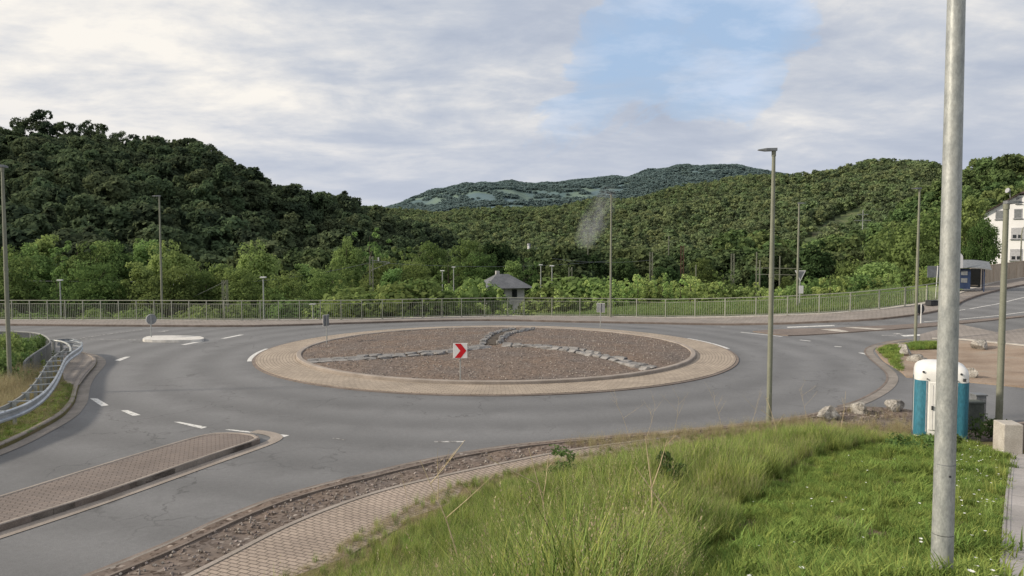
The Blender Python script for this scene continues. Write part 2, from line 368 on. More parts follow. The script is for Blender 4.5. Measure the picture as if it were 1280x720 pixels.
def sheet(name, poly, dz, mat, step=1.5, side=0.0, side_mat=None, uvscale=1.0, hf=H, kind='structure', jitter=0.0):
    """slab following the ground: poly in world xy, top at ground+dz, skirt of depth side"""
    poly = [(p[0], p[1]) for p in poly]
    # densify the outline
    dn = []
    for a, b in zip(poly, poly[1:]+poly[:1]):
        L = math.hypot(b[0]-a[0], b[1]-a[1]); k = max(1, int(L/step))
        for i in range(k): dn.append((a[0]+(b[0]-a[0])*i/k, a[1]+(b[1]-a[1])*i/k))
    n = len(dn)
    xs = [p[0] for p in dn]; ys = [p[1] for p in dn]
    pts = list(dn); x = min(xs)+step*.5
    while x < max(xs):
        y = min(ys)+step*.5
        while y < max(ys):
            if inside(x, y, dn): pts.append((x+random.uniform(-.01,.01), y+random.uniform(-.01,.01)))
            y += step
        x += step
    r = delaunay_2d_cdt([Vector(p) for p in pts], [], [list(range(n))], 1, 1e-5)
    vs = [(v.x, v.y, hf(v.x, v.y)+dz) for v in r[0]]; fs = [tuple(f) for f in r[2]]
    me = bpy.data.meshes.new(name); nv = len(vs)
    if side > 0:
        for p in dn: vs.append((p[0], p[1], hf(*p)+dz)); 
        for p in dn: vs.append((p[0], p[1], hf(*p)+dz-side))
        sf = [(nv+i, nv+(i+1) % n, nv+n+(i+1) % n, nv+n+i) for i in range(n)]
    else: sf = []
    me.from_pydata(vs, [], fs+sf)
    bm = bmesh.new(); bm.from_mesh(me)
    for f in bm.faces:
        if abs(f.normal.z) > .5 and f.normal.z < 0: f.normal_flip()
    bm.to_mesh(me); bm.free()
    uv = me.uv_layers.new(name='UV'); co = [v.co for v in me.vertices]
    for l in me.loops: c = co[l.vertex_index]; uv.data[l.index].uv = (c.x*uvscale, c.y*uvscale)
    if side_mat is not None:
        for i in range(len(fs), len(fs)+len(sf)): me.polygons[i].material_index = 1
    o = mesh_obj(name, me, [mat, side_mat] if side_mat else mat)
    if kind: o['kind'] = kind
    return o
def ribbon(name, pts, w0, w1, dz, mat, closed=False, kind='structure', thick=0.0, parent=None):
    """strip along a line between side offsets w0..w1, uv = (length, across)"""
    pts = [Vector(p) for p in pts]; n = len(pts); vs = []; uvs = []; L = 0
    for i, p in enumerate(pts):
        a = pts[(i-1) % n] if (closed or i > 0) else p; b = pts[(i+1) % n] if (closed or i < n-1) else p
        t = b-a; t.z = 0; t.normalize(); sd = Vector((t.y, -t.x, 0))
        if i: L += (pts[i]-pts[i-1]).length
        for w in (w0, w1):
            q = p+sd*w; vs.append((q.x, q.y, H(q.x, q.y)+dz)); uvs.append((L, w))
    fs = []; m = n if closed else n-1; fuv = []
    Lc = L+(pts[0]-pts[-1]).length
    for i in range(m):
        j = (i+1) % n; fs.append((2*i, 2*j, 2*j+1, 2*i+1))
        uj = (Lc if j == 0 else uvs[2*j][0]); fuv.append([uvs[2*i], (uj, w0), (uj, w1), uvs[2*i+1]])
    if thick:
        b = len(vs); vs += [(v[0], v[1], v[2]-thick) for v in vs[:]]
        for i in range(m):
            j = (i+1) % n
            fs.append((2*i, 2*i+b, 2*j+b, 2*j)); fuv.append([uvs[2*i], (uvs[2*i][0], w0-thick), (uvs[2*j][0], w0-thick), uvs[2*j]])
            fs.append((2*i+1, 2*j+1, 2*j+1+b, 2*i+1+b)); fuv.append([uvs[2*i+1], uvs[2*j+1], (uvs[2*j][0], w1+thick), (uvs[2*i][0], w1+thick)])
    me = bpy.data.meshes.new(name); me.from_pydata(vs, [], fs)
    uv = me.uv_layers.new(name='UV'); k = 0
    for f in fuv:
        for q in f: uv.data[k].uv = q; k += 1
    o = mesh_obj(name, me, mat, parent)
    if kind: o['kind'] = kind
    return o
def kerb(name, pts, w, top, mat, closed=False, below=.12):
    """raised stone edge, top at ground+top, w wide to the right of travel"""
    pts = drape(pts); h = top; b = min(.025, w*.2)
    m = MB().sweep(pts, [(0,-below),(0,h-b),(b,h),(w-b,h),(w,h-b),(w,-below)], closed=closed)
    o = m.build(name, mat); o['kind'] = 'structure'; return o

# ------------------------------------------------------------------ the setting: ground
def grid_lines(lo, hi, n0, n1, step):
    L = [];  v = n0
    while v <= n1+1e-6: L.append(v); v += step
    s = step*1.5; v = n0-s; left = []
    while v > lo: left.append(v); s *= 1.35; v -= s
    left.append(lo); s = step*1.5; v = n1+s; right = []
    while v < hi: right.append(v); s *= 1.35; v += s
    right.append(hi); return left[::-1]+L+right
gx = grid_lines(-7000, 7000, -46, 60, .9); gy = grid_lines(-300, 9000, -6, 92, .9)
def HG(x, y):
    b = bank(x, y)
    if b is not None: return b+ (noise.noise(Vector((x*1.3,y*1.3,0)))*.05 if toe_in(x,y) > .6 else 0)
    z = H(x, y)
    r = math.hypot(x-RC[0], y-RC[1])
    if r < R_IN-.2: z = 0
    return z-.08
vs = [(x, y, HG(x, y)) for y in gy for x in gx]; nx = len(gx)
fs = []; mi = []
for j in range(len(gy)-1):
    for i in range(nx-1):
        fs.append((j*nx+i, j*nx+i+1, (j+1)*nx+i+1, (j+1)*nx+i))
        cx, cy = (gx[i]+gx[i+1])/2, (gy[j]+gy[j+1])/2
        mi.append(1 if toe_in(cx, cy) > 0 else (2 if cx > 4 and 0 < cy-fence_y(cx) < 9 and cx/cy < .62 else 0))
me = bpy.data.meshes.new('ground'); me.from_pydata(vs, [], fs); me.polygons.foreach_set('material_index', mi)
me.polygons.foreach_set('use_smooth', [True]*len(fs))
mesh_obj('ground', me, [M['ground'], M['soil'], M['meadow']])['kind'] = 'structure'

# roads
KERB_FAR = [(-700,404),(-300,405),(-60,406.5),(0,407),(100,408),(200,408.6),(300,409),(370,407.5),(425,405.5),(512,402.8),(560,401.6),(600,401.2),(650,401.6),(700,403),(780,404.4),(850,405.8),(940,406.4),(985,405.6),(1018,404),(1091,401),(1146,395),(1170,390.5),(1190,386),(1196,383.5),(1202,379),(1207,376.5),(1225,370),(1250,363.5),(1280,357),(1330,350),(1400,343)]
KF = smooth_pts([G(*p) for p in KERB_FAR], 1)
NEAR = [(1400,560),(1280,531),(1235,526),(1180,521),(1128,512.5),(1095,510.5),(1061,509),(1022,519),(985,525),(952,529),(880,537),(800,544),(714,551),(632,559),(534,576.5),(448,598),(400,609.5),(344,625.5),(281,650.5),(219,680.5),(122,720),(0,768)]
NE = [GF(*p) for p in NEAR]
NE_R = NE+[Vector((-12.5,6,0)), Vector((-22,-2,0))]
# smoothed road edge (from right to left)
edge_line = smooth_pts(NE_R[6:], 2)
lot = [Vector((34,21,0)), Vector((22,20.6,0))]+NE[1:6]
asph = [(p.x, p.y) for p in KF]+[(120,60),(34,21)]+[(p.x,p.y) for p in NE[1:6]]+[(p.x,p.y) for p in edge_line]+[(-60,-2),(-60,40)]
sheet('road', asph, 0.0, M['asphalt'], 1.6, hf=lambda x, y: (0 if math.hypot(x-RC[0], y-RC[1]) < R_IN+1 else H(x, y)) if not (x < -17 and y < 37) else 0)

# far pavement + kerb
walk = [(p.x, p.y) for p in KF]
back = [G(px, py) for px, py in [(1400,335),(1340,339),(1280,348),(1240,354),(1199,366),(1170,378.5),(1103,388),(1033,393.5),(920,397.5),(860,398.2),(760,397.2),(640,396.8),(560,398.2),(440,401.2),(300,402.2),(200,401.8),(0,401.7),(-300,401),(-700,400.5)]]
sheet('pavement', walk+[(p.x, p.y) for p in back], .11, M['walk_paver'], 1.2, side=.0)
kerb('kerb_stones', KF[::-1], .16, .13, M['kerb_dark'])
fl = [Vector((p.x, p.y, 0)) for p in back[::-1]]
ribbon('fence_coping', resample(fl, 1.2), -.1, .42, .15, M['concrete'], thick=.3)
# light paving section in front of the left fence
# right footway and bare plot
right_walk = [GF(*p) for p in [(1150,424.5),(1197,418.5)]]+[G(1247,416.5), G(1280,411), G(1400,398)]+[G(1400,452), G(1280,435), G(1240,430.5), G(1197,426.5), G(1150,429)]
sheet('footway', [(p.x,p.y) for p in right_walk], .05, M['walk_paver'], 1.2, side=.12, side_mat=M['kerb'])
rk = drape(resample([G(1165,424.5), G(1197,424.8), G(1247,430), G(1280,433), G(1400,450)], .8))
ribbon('footway_edging', rk, -.1, .12, .09, M['concrete'], thick=.1)
dirt_line = [(1094,438.5),(1103,451.5),(1113,457),(1122,462.5),(1128,467),(1133,472)]
dl = smooth_pts([GF(*p) for p in dirt_line], 2)
dirt = [(p.x,p.y) for p in dl]+[(p.x,p.y) for p in [G(1165,474.5), G(1213,478.5), G(1280,485), G(1400,500), G(1400,452), G(1280,435.5), G(1240,431), G(1197,427), G(1142,429), G(1112,430.5), G(1100,433.5)]]
sheet('bare_plot', dirt, .07, M['dirt'], .9, side=.1, hf=lambda x, y: H(x, y)+.05*noise.noise(Vector((x*.6,y*.6,3))))
gut = smooth_pts([GF(*p) for p in [(1142,428),(1112,429.5),(1097,433.5),(1090,439),(1097,448),(1111,458.5),(1121,467),(1124,476),(1116,487),(1100,497),(1082,505.5),(1061,511)]], 2)
ribbon('gutter', drape(gut), 0, .34, .012, M['gutter'])
ribbon('gutter', drape(gut), .34, .42, .02, M['kerb_dark'])

# near verge, gutter, brick path
inner = [(-22,-9),(-14,0),(-9,4.5),(-5.2,8.2),(-3,10.2)]+[(x, y-.6) for x, y in TOE[5:13]]+[(22,20.0),(30,20.0)]
verge = [(p.x,p.y) for p in NE[1:6]]+[(p.x,p.y) for p in edge_line]+inner
verge = [(30,20.9),(22,20.5)]+verge
sheet('verge', verge, 0, M['verge_gravel'], .45, side=.05, hf=lambda x, y: .045+.035*noise.noise(Vector((x*2.1,y*2.1,1)))+.02*noise.noise(Vector((x*7,y*7,1))))
el = resample(edge_line, .5)
for q in el: q.z = 0
o = ribbon('gutter', el, -.26, .1, .0, M['gutter']); 
for v in o.data.vertices: v.co.z = .028
o = ribbon('gutter', el, .1, .19, .012, M['kerb_dark'])
for v in o.data.vertices: v.co.z = .018
kl = MB().sweep([Vector((p.x,p.y,0)) for p in el], [(-.34,0),(-.34,.085),(-.28,.085),(-.26,0)]).build('kerb_stones', M['kerb_dark']); kl['kind'] = 'structure'
pl = [GF(px, py, .1) for px, py in [(40,830),(140,770),(240,720),(300,689.5),(362,656.5),(456,620),(534,600),(632,579),(714,563),(790,553),(850,546)]]
pl = smooth_pts([Vector((-12,2.2,.1)), Vector((-9.5,4.8,.1))]+pl, 2); pl = resample(pl, .4)
path_o = ribbon('brick_path', pl, -.02, 1.75, 0, M['path_paver'], thick=.05)
for i, v in enumerate(path_o.data.vertices): v.co.z = (.1 if i < len(pl)*2 else .03)+ (0 if i % 2 == 0 else .01)
pe = ribbon('path_edging', pl, -.1, 0, 0, M['kerb'], thick=.06)
for i, v in enumerate(pe.data.vertices): v.co.z = .115 if i < len(pl)*2 else .03

# splitter island lower left
isl_up = [(-160,668),(0,620),(125,581),(200,558.5),(256,542.5),(275,540.5),(295,540.7)]
isl_dn = [(313,542),(323,545),(325,548.5),(310,553.5),(250,573.5),(125,617.5),(0,656.5),(-160,706)]
ip = [GF(px, py, .13) for px, py in isl_up]+[GF(px, py, .13) for px, py in isl_dn]
so = sheet('splitter_island', [(p.x,p.y) for p in ip], .13, M['island_paver'], .8, side=.13, side_mat=M['kerb_dark'])
uvl = so.data.uv_layers[0]; ang = math.atan2(ip[4].y-ip[1].y, ip[4].x-ip[1].x); ca, sa = math.cos(-ang), math.sin(-ang)
for l in so.data.loops:
    c = so.data.vertices[l.vertex_index].co; uvl.data[l.index].uv = (c.x*ca-c.y*sa, c.x*sa+c.y*ca)
kerb('island_kerb', resample(smooth_pts([Vector((p.x,p.y,0)) for p in ip],1), .4, True)[:-1], .11, .145, M['kerb'], closed=True)
gl = smooth_pts([GF(px, py) for px, py in [(-160,718),(0,667),(125,626.5),(250,582),(310,561.5),(338,551),(341,546.5),(331,543),(313,540.5)]], 2)
ribbon('gutter', gl, -.04, .28, .012, M['kerb'])

# small white-edged island, far left
wp = [GF(px, py, .12) for px, py in [(177,423.5),(186,420),(215,419.6),(248,420.2),(257,423),(248,425),(215,425.6),(182,425.2)]]
o = sheet('traffic_island', [(p.x,p.y) for p in smooth_pts(wp, 1, True)], .14, M['white_kerb'], .6, side=.14, side_mat=M['white_kerb'])
# right splitter island
rp = [G(px, py, .06) for px, py in [(941,413.8),(962,411.8),(1000,410.5),(1040,410),(1056,408.6),(1110,406.6),(1165,403.2),(1215,399.6),(1280,394),(1280,395.5),(1215,402.6),(1172,406.8),(1118,411.3),(1090,412.8),(1059,415.2),(1020,417.6),(985,419),(965,417)]]
sheet('splitter_island', [(p.x,p.y) for p in rp], .06, M['island_paver'], .8, side=.08, side_mat=M['kerb_dark'])
for q in ([(1056,409.4),(1066,408.8),(1108,411),(1095,412.2)], [(1025,411.6),(1045,411),(1062,414.4),(1052,415)]):
    pts = [G(px, py, .07) for px, py in q]
    sheet('crossing_slab', [(p.x,p.y) for p in pts], .068, M['concrete'], .8)

# roundabout ring
def circle(r, n=160): return [Vector((RC[0]+r*math.cos(-2*math.pi*k/n), RC[1]+r*math.sin(-2*math.pi*k/n), 0)) for k in range(n)]
cc = circle((R_OUT+R_IN)/2, 200); hw = (R_OUT-R_IN)/2
def HR(name, pts, w0, w1, z, mat, thick=0):
    o = ribbon(name, pts, w0, w1, 0, mat, closed=True, thick=thick); n = len(pts)*2
    for i, v in enumerate(o.data.vertices): v.co.z = z if i < n else z-thick
    return o
HR('roundabout_apron', cc, -hw, hw, .05, M['ring_paver'], .05)
HR('apron_edge', circle(R_OUT+.07, 200), -.07, .07, .03, M['kerb_dark'], .03)
m = MB().sweep(circle(R_IN-.1, 200), [(-.12,0),(-.12,.15),(-.09,.175),(.09,.175),(.12,.15),(.12,0)], closed=True)
m.build('roundabout_kerb', M['kerb'])['kind'] = 'structure'
def mound(x, y):
    r = math.hypot(x-RC[0], y-RC[1]); return .12+.3*(1-min(1, r/(R_IN-.2))**2)+.035*noise.noise(Vector((x*1.1,y*1.1,5)))+.02*noise.noise(Vector((x*4,y*4,5)))
sheet('gravel_bed', [(p.x,p.y) for p in circle(R_IN-.15, 120)], 0, M['gravel'], .3, hf=mound)

# painted markings
def mark(pts, w=.14, mat='paint', dz=.006):
    ribbon('road_marking', drape(resample([G(*p) for p in pts], .5)), -w/2, w/2, dz, M[mat])
def markq(q, mat='paint'):
    pts = [GF(*p) for p in q]; me = bpy.data.meshes.new('road_marking'); me.from_pydata([(p.x,p.y,.006) for p in pts], [], [(0,1,2,3)])
    mesh_obj('road_marking', me, M[mat])['kind'] = 'structure'
markq([(112.5,498.2),(121.5,498.2),(136,506.8),(127,508)])
markq([(143,450.6),(150,451.2),(163,446),(157,446)])
markq([(226,431),(232,431.2),(255,426.8),(249,426.4)])
markq([(276,423.2),(281,423.4),(305,418.6),(300,418.4)])
markq([(151,513.2),(160,513),(176,519),(166,520)])
markq([(217,527.5),(225,527.5),(259,534),(252,536)])
markq([(281,537.3),(286,536.8),(362,544.3),(355,546.6)])
markq([(415,548.2),(417,547.6),(433,549.6),(431,550.4)], 'faint_paint')
markq([(543,551.6),(543,553),(580,553),(580,551.6)], 'faint_paint')
markq([(195,415.2),(199,415.4),(212,413.4),(208,413.2)], 'faint_paint')
mark([(100,422.8),(140,417),(185,410.8)], .1, 'faint_paint'); mark([(100,423.6),(140,424.4),(175,425)], .1, 'faint_paint')
mark([(395,409.2),(417,409)], .1, 'faint_paint')
mark([(926,415.3),(978,420.8)], .2); mark([(1000,425),(1013,426.5)], .2); mark([(1043,433),(1052,433.7)], .2); mark([(1075,441),(1093,445.3)], .22)
mark([(984,409.2),(1014,408),(1043,407)], .35); mark([(1128,420),(1159,418.4)], .45); mark([(1100,419),(1120,420)], .1, 'faint_paint')
mark([(896,408.6),(906,408.9)], .12,'faint_paint'); mark([(1117,417),(1128,417.8)], .3, 'faint_paint')
mark([(1190,389.2),(1207,387)], .12); mark([(1212,386.2),(1247,380),(1280,371.8),(1330,362)], .12)
mark([(1155,402.4),(1197,399.4),(1247,394.6),(1280,390.2),(1340,381)], .12)
def arc(a0, a1, r, w):
    pts = [Vector((RC[0]+r*math.cos(R(a)), RC[1]+r*math.sin(R(a)), 0)) for a in np.linspace(a0, a1, 14)]
    ribbon('road_marking', pts, -w/2, w/2, .008, M['paint'])
arc(178, 199, R_OUT+.26, .2); arc(2, 24, R_OUT+.28, .22)

# guard rail verge, lower left
gv = [(-300,640),(-60,580),(0,558),(31,544),(78,519),(88,508),(94,500),(96,491),(99,479),(106,468.5),(113,461.5),(120,454.5),(121.5,449),(117,445),(110,441.8),(100,440)]
gvp = smooth_pts([GF(px, py, .1) for px, py in gv], 2)
poly = [(p.x,p.y) for p in gvp]+[(-20.6,33.6),(-20.9,32.6),(-19.9,30),(-18.9,27.6),(-18.6,25),(-19,20),(-22,15),(-32,11)]
sheet('verge', poly, .1, M['soil'], .8, side=.1, hf=lambda x, y: 0)
pv = smooth_pts([GF(px, py, .12) for px, py in [(98,482),(102,477),(107,470),(113,463),(119.5,455.5),(121,450),(117,446),(110,442.5),(98,440.5),(82,441),(74,448),(78,460),(80,478)]], 1, True)
sheet('verge_paving', [(p.x,p.y) for p in pv], .115, M['walk_paver'], .8, hf=lambda x, y: 0)
kp = [Vector((p.x,p.y,0)) for p in gvp]
m = MB().sweep(kp, [(-.02,-.05),(-.02,.13),(-.05,.15),(-.14,.15),(-.17,.1)]); m.build('kerb_stones', M['kerb'])['kind'] = 'structure'
o = ribbon('gutter', kp, .0, .36, 0, M['gutter'])
for v in o.data.vertices: v.co.z = .014

# ------------------------------------------------------------------ railings
def railing(name, line, label, cat, mat, height, post_sp, bar_sp, base, post_w=.06, bar=(.016,.016), group=None, rail2=.83):
    root = thing(name, label, cat, tuple(line[0]), 0, group)
    o = Vector(line[0])
    pts = [Vector(p) for p in line]
    dist = [0]
    for a, b in zip(pts, pts[1:]): dist.append(dist[-1]+(b-a).length)
    def at(s):
        s = max(0, min(dist[-1]-1e-6, s))
        for i in range(len(dist)-1):
            if s <= dist[i+1]: 
                t = (s-dist[i])/(dist[i+1]-dist[i]); p = pts[i].lerp(pts[i+1], t); d = (pts[i+1]-pts[i]); return p, math.atan2(d.y, d.x)
    s = 0; stations = []
    while s < dist[-1]: stations.append(s); s += post_sp(at(s)[0].x) if callable(post_sp) else post_sp
    stations.append(dist[-1])
    def loc(p): return (p.x-o.x, p.y-o.y, p.z-o.z)
    hr = MB().path([Vector(loc(p))+Vector((0,0,base+height)) for p in pts], .03, 6); hr.build('handrail', mat, root)
    for k, (f, r) in enumerate(((rail2, .018), (.08, .018))):
        MB().path([Vector(loc(p))+Vector((0,0,base+height*f)) for p in pts], r, 5).build('rail', mat, root)
    for s in stations:
        p, a = at(s); b = MB(); c = Vector(loc(p))
        b.box(c+Vector((0,0,base+height/2-.02)), (post_w, post_w*1.0, height), a); b.box(c+Vector((0,0,base+.01)), (.14,.14,.02), a)
        b.build('post', mat, root)
    for s0, s1 in zip(stations, stations[1:]):
        n = max(1, int((s1-s0)/bar_sp)); b = MB()
        for i in range(1, n):
            p, a = at(s0+(s1-s0)*i/n); c = Vector(loc(p))
            b.box(c+Vector((0,0,base+height*(.08+rail2)/2)), (bar[0], bar[1], height*(rail2-.08)), a)
        if b.v: b.build('bar_panel', mat, root)
    return root
split = G(655,396.8)
fleft = drape(resample([Vector((p.x,p.y,0)) for p in [G(-140,401.9), G(0,402), G(200,402.2), G(300,402.8), G(440,401.8), G(560,398.7), G(640,397.2)]]+[Vector((split.x,split.y,0))], .9), .15)
fright = drape(resample([split]+[G(*p) for p in [(760,397.6),(860,398.7),(920,398),(980,396.5),(1033,394),(1070,391.6),(1103,388.5),(1140,384.3),(1170,379.5),(1192,373.5)]], .9), .15)
railing('railing', fleft, 'long grey-green railing with closely spaced posts behind the far kerb on the left', 'railing', M['fence'], 1.36, lambda x: 1.27 if x < -17 else (1.45 if x < -5 else 1.75), .125, 0, .055)
railing('railing', fright, 'grey-green railing with wide bays curving up toward the bus shelter on the right', 'railing', M['fence'], 1.32, 2.1, .15, 0, .075)
pp = [GF(px, py, .85) for px, py in [(-60,413.2),(0,413.8),(30,414.6),(48,416.5),(58,420.5),(64,427),(60,431),(52,436),(42,442.5),(34,448),(30,452.5)]]
pp = resample(smooth_pts(pp, 2), .3)
for q in pp: q.z = -.3
railing('railing', pp, 'dark grey curved railing of dense flat bars beside the guard rail', 'railing', M['parapet'], 1.15, 2.4, .075, 0, .07, (.012,.07), rail2=.97)

# ------------------------------------------------------------------ guard rail
gr_px = [(-140,556),(-60,534),(0,515),(22,508.5),(40,500),(55,489.5),(65,478),(72,466.5),(77,455.5),(81,447.5),(88,441),(97,435.5),(102.5,430.8),(102,427),(97,424.6),(88,423.4),(80,423.4),(72,424.3)]
gl_ = [GF(px, py, .78) for px, py in gr_px]; gl_ = resample(smooth_pts(gl_, 2), .28)
root = thing('guard_rail', 'galvanised guard rail snaking beside the curved railing, with ladder-like spacers behind its beam', 'guard rail', (gl_[0].x, gl_[0].y, 0))
o0 = Vector((gl_[0].x, gl_[0].y, 0)); loc = [Vector((p.x, p.y, 0))-o0 for p in gl_]
prof = [(0,.47),(.045,.50),(.045,.55),(0,.585),(0,.665),(.045,.70),(.045,.75),(0,.78),(-.008,.78),(.035,.748),(.035,.702),(-.01,.665),(-.01,.585),(.035,.548),(.035,.502),(-.008,.47)]
MB().sweep(loc, prof).build('beam', M['rail_steel'], root, True)
def side_at(i, off):
    t = loc[min(i+1,len(loc)-1)]-loc[max(i-1,0)]; t.normalize(); return loc[i]+Vector((t.y,-t.x,0))*off, math.atan2(t.y, t.x)
back_l = [side_at(i, -.52)[0] for i in range(len(loc))]
MB().sweep([back_l[i] for i in range(0, len(loc)-14)], [(-.02,.6),(.02,.6),(.02,.74),(-.02,.74),(-.02,.6)]).build('rear_beam', M['parapet'], root)
i = 2
while i < len(loc)-2:
    a, ang = side_at(i, -.02); b, _ = side_at(i, -.52)
    MB().box((a+b)/2+Vector((0,0,.765)), (.05,.6,.028), ang).build('spacer', M['rail_steel'], root)
    MB().box((b*.8+a*.2)+Vector((0,0,.3)), (.055,.09,.86), ang).build('post', M['galv'], root)
    i += 5
# inner bent tube at the end of the rail
pts = [GF(px, py, .74)-o0 for px, py in [(62,425.5),(72,426),(80,427.6),(86,431),(88.5,436),(88,440)]]
MB().path(smooth_pts(pts, 2), .045, 8).build('end_tube', M['galv'], root, True)
for px, py in ((67,426.5),(77,427)):
    q = GF(px, py, .74)-o0; MB().box((q.x,q.y,.35),(.1,.1,.8)).build('post', M['galv'], root)

# ------------------------------------------------------------------ lamp posts
def lamp_post(name, label, base, top_z, r0, r1, head_dir, head=.55, arm=.0, mat=None, lean=0.0, collar=.55, group='street lamps on tall poles', wide=.2):
    mat = mat or M['pole']; h = top_z-base.z
    root = thing(name, label, 'street lamp', tuple(base), 0, group)
    MB().path([(0,0,-.1),(0,0,h*collar),(lean,0,h)], [r0, r0*.8+r1*.2, r1], 14).build('pole', mat, root, True)
    MB().tube((0,0,h*collar-.04),(0,0,h*collar+.04), r0*1.06, n=14).build('collar', mat, root, True)
    MB().path([(0,0,-.02),(0,0,.05)], r0*1.5, 14).build('base_ring', M['kerb_dark'], root, True)
    dd_ = MB().box((0,-r0*.93,.75),(r0*1.0,r0*.3,.34)).build('access_door', mat, root); bevel(dd_, .006)
    hd = Vector((math.cos(head_dir), math.sin(head_dir), 0)); x0 = Vector((lean,0,h))
    ar = MB().tube(x0-Vector((0,0,.12)), x0+Vector((0,0,.02)), r1*1.25, n=10)
    if arm: ar.tube(x0-Vector((0,0,.02)), x0+hd*arm+Vector((0,0,.05)), .03, .025, 8)
    ar.build('bracket', mat, root, True)
    b = MB(); c = x0+hd*(arm+head/2-.08)+Vector((0,0,.06)); L = head
    cs = math.cos(head_dir); sn = math.sin(head_dir)
    def q(u, w, z): return (c.x+u*cs-w*sn, c.y+u*sn+w*cs, c.z+z)
    W = wide/2
    b.add([q(-L/2,-W*.7,-.03),q(-L/2,W*.7,-.03),q(L*.1,W,-.035),q(L/2,W*.55,-.01),q(L/2,-W*.55,-.01),q(L*.1,-W,-.035),
           q(-L/2,-W*.7,.05),q(-L/2,W*.7,.05),q(L*.1,W,.04),q(L/2,W*.55,.01),q(L/2,-W*.55,.01),q(L*.1,-W,.04)],
          [(0,5,4,3,2,1),(6,7,8,9,10,11)]+[(i,(i+1)%6,6+(i+1)%6,6+i) for i in range(6)])
    b.build('lamp_head', M['sign_back'], root)
    return root
def lamp_px(px0, py0, py1, d=None, **k):
    base = G(px0, py0) if d is None else P(px0, py0, d)
    topz = P(px0, py1, base.y).z
    return base, topz
b, t = lamp_px(961, 531, 190); lamp_post('street_lamp', 'tall green-grey street lamp at the near verge, in front of the right exit', b, t, .075, .048, math.pi*.98, .52)
b, t = lamp_px(13, 493, 210); b.z = .1; lamp_post('street_lamp', 'street lamp standing in dry grass at the far left edge, before the curved railing', b, t, .072, .045, math.pi*.6, .5)
b, t = lamp_px(203, 403, 246, 53.5); b.z = -1; lamp_post('street_lamp', 'slender street lamp behind the left railing, above the keep-right sign', b, t, .08, .05, math.pi, .6)
b, t = lamp_px(763, 400, 244, 53.5); b.z = -1; lamp_post('street_lamp', 'street lamp behind the right railing in front of the smoke plume', b, t, .08, .05, math.pi*.5, .55)
b, t = lamp_px(996, 397, 255, 53.5); b.z = -1; lamp_post('street_lamp', 'street lamp behind the right railing with the back of a triangular sign beside it', b, t, .09, .05, 0, .6)
b, t = lamp_px(1144, 428, 237); lamp_post('street_lamp', 'street lamp at the left corner of the bare dirt plot', b, t, .08, .045, math.pi, .5)
b, t = lamp_px(1248, 541, 256); lamp_post('street_lamp', 'stout street lamp with a head reaching right, standing by the concrete block', b, t, .088, .066, 0, .45, .05, wide=.26, collar=.4)
b, t = lamp_px(1275, 349, 280, 84); b.z = H(b.x, b.y)
rt = thing('street_lamp', 'distant street lamp with curved arm in front of the white house', 'street lamp', tuple(b), 0, 'street lamps on tall poles')
hh = t-b.z; MB().path([(0,0,0),(0,0,hh-1.2),(.1,0,hh-.5),(.5,0,hh-.05),(1.1,0,hh+.1)], [.09,.07,.06,.05,.045], 8).build('pole', M['pole'], rt, True)
MB().box((1.4,0,hh+.1),(.7,.25,.1)).build('lamp_head', M['sign_back'], rt)
# big galvanised pole next to the camera
bp = Vector((2.195, 3.6, H(2.195,3.6)-.03)); rt = thing('metal_pole', 'thick galvanised steel pole rising out of the grass, closest to the viewer', 'pole', tuple(bp))
hz = 5.4
MB().path([(0,0,-.3),(0,0,.31)], .0505, 32).build('pole_base', M['galv'], rt, True)
MB().path([(0,0,.314),(-.001,0,.7),(-.03,0,hz)], [.0498,.0485,.031], 32).build('pole', M['galv'], rt, True)
MB().tube((-.002,-.045,.62),(-.002,-.0505,.62), .006, n=12).build('bolt', M['dark'], rt)
MB().path([(0,0,.018),(0,0,.03)], .0535, 32).build('base_collar', M['galv'], rt, True)
MB().path([(0,0,.672),(0,0,.676)], .0495, 32).build('seam', M['sign_back'], rt, True)

# short lamps on the platforms behind the fence
for i, (px, py0, py1, d, lab) in enumerate([(75,404,351,70,'short white-topped platform lamp behind the left railing, left of the tall lamp'),(329,404,347.5,62,'short white-topped platform lamp right of the tall left lamp, seen through the railing'),(391,404,381,60,'low white-topped lamp barely above the railing, left of the chevron sign back'),(553,380,339,85,'platform lamp left of the slate-roofed house, the nearer of the pair'),(567,380,334.5,95,'platform lamp left of the slate-roofed house, the farther of the pair'),(676,380,331.5,95,'platform lamp just right of the slate-roofed house, the thinner one'),(690,385,333,80,'platform lamp just right of the slate-roofed house, the brighter one')]):
    top = P(px, py1, d); z0 = H(top.x, top.y); rt = thing('platform_lamp', lab, 'lamp', (top.x, top.y, z0), 0, 'short platform lamps beyond the railing')
    MB().tube((0,0,0),(0,0,top.z-z0), .075, .055, 8).build('pole', M['galv'], rt, True)
    bevel(MB().box((0,0,top.z-z0+.05),(.5,.3,.13)).build('lamp_head', M['lampwhite'], rt), .04)

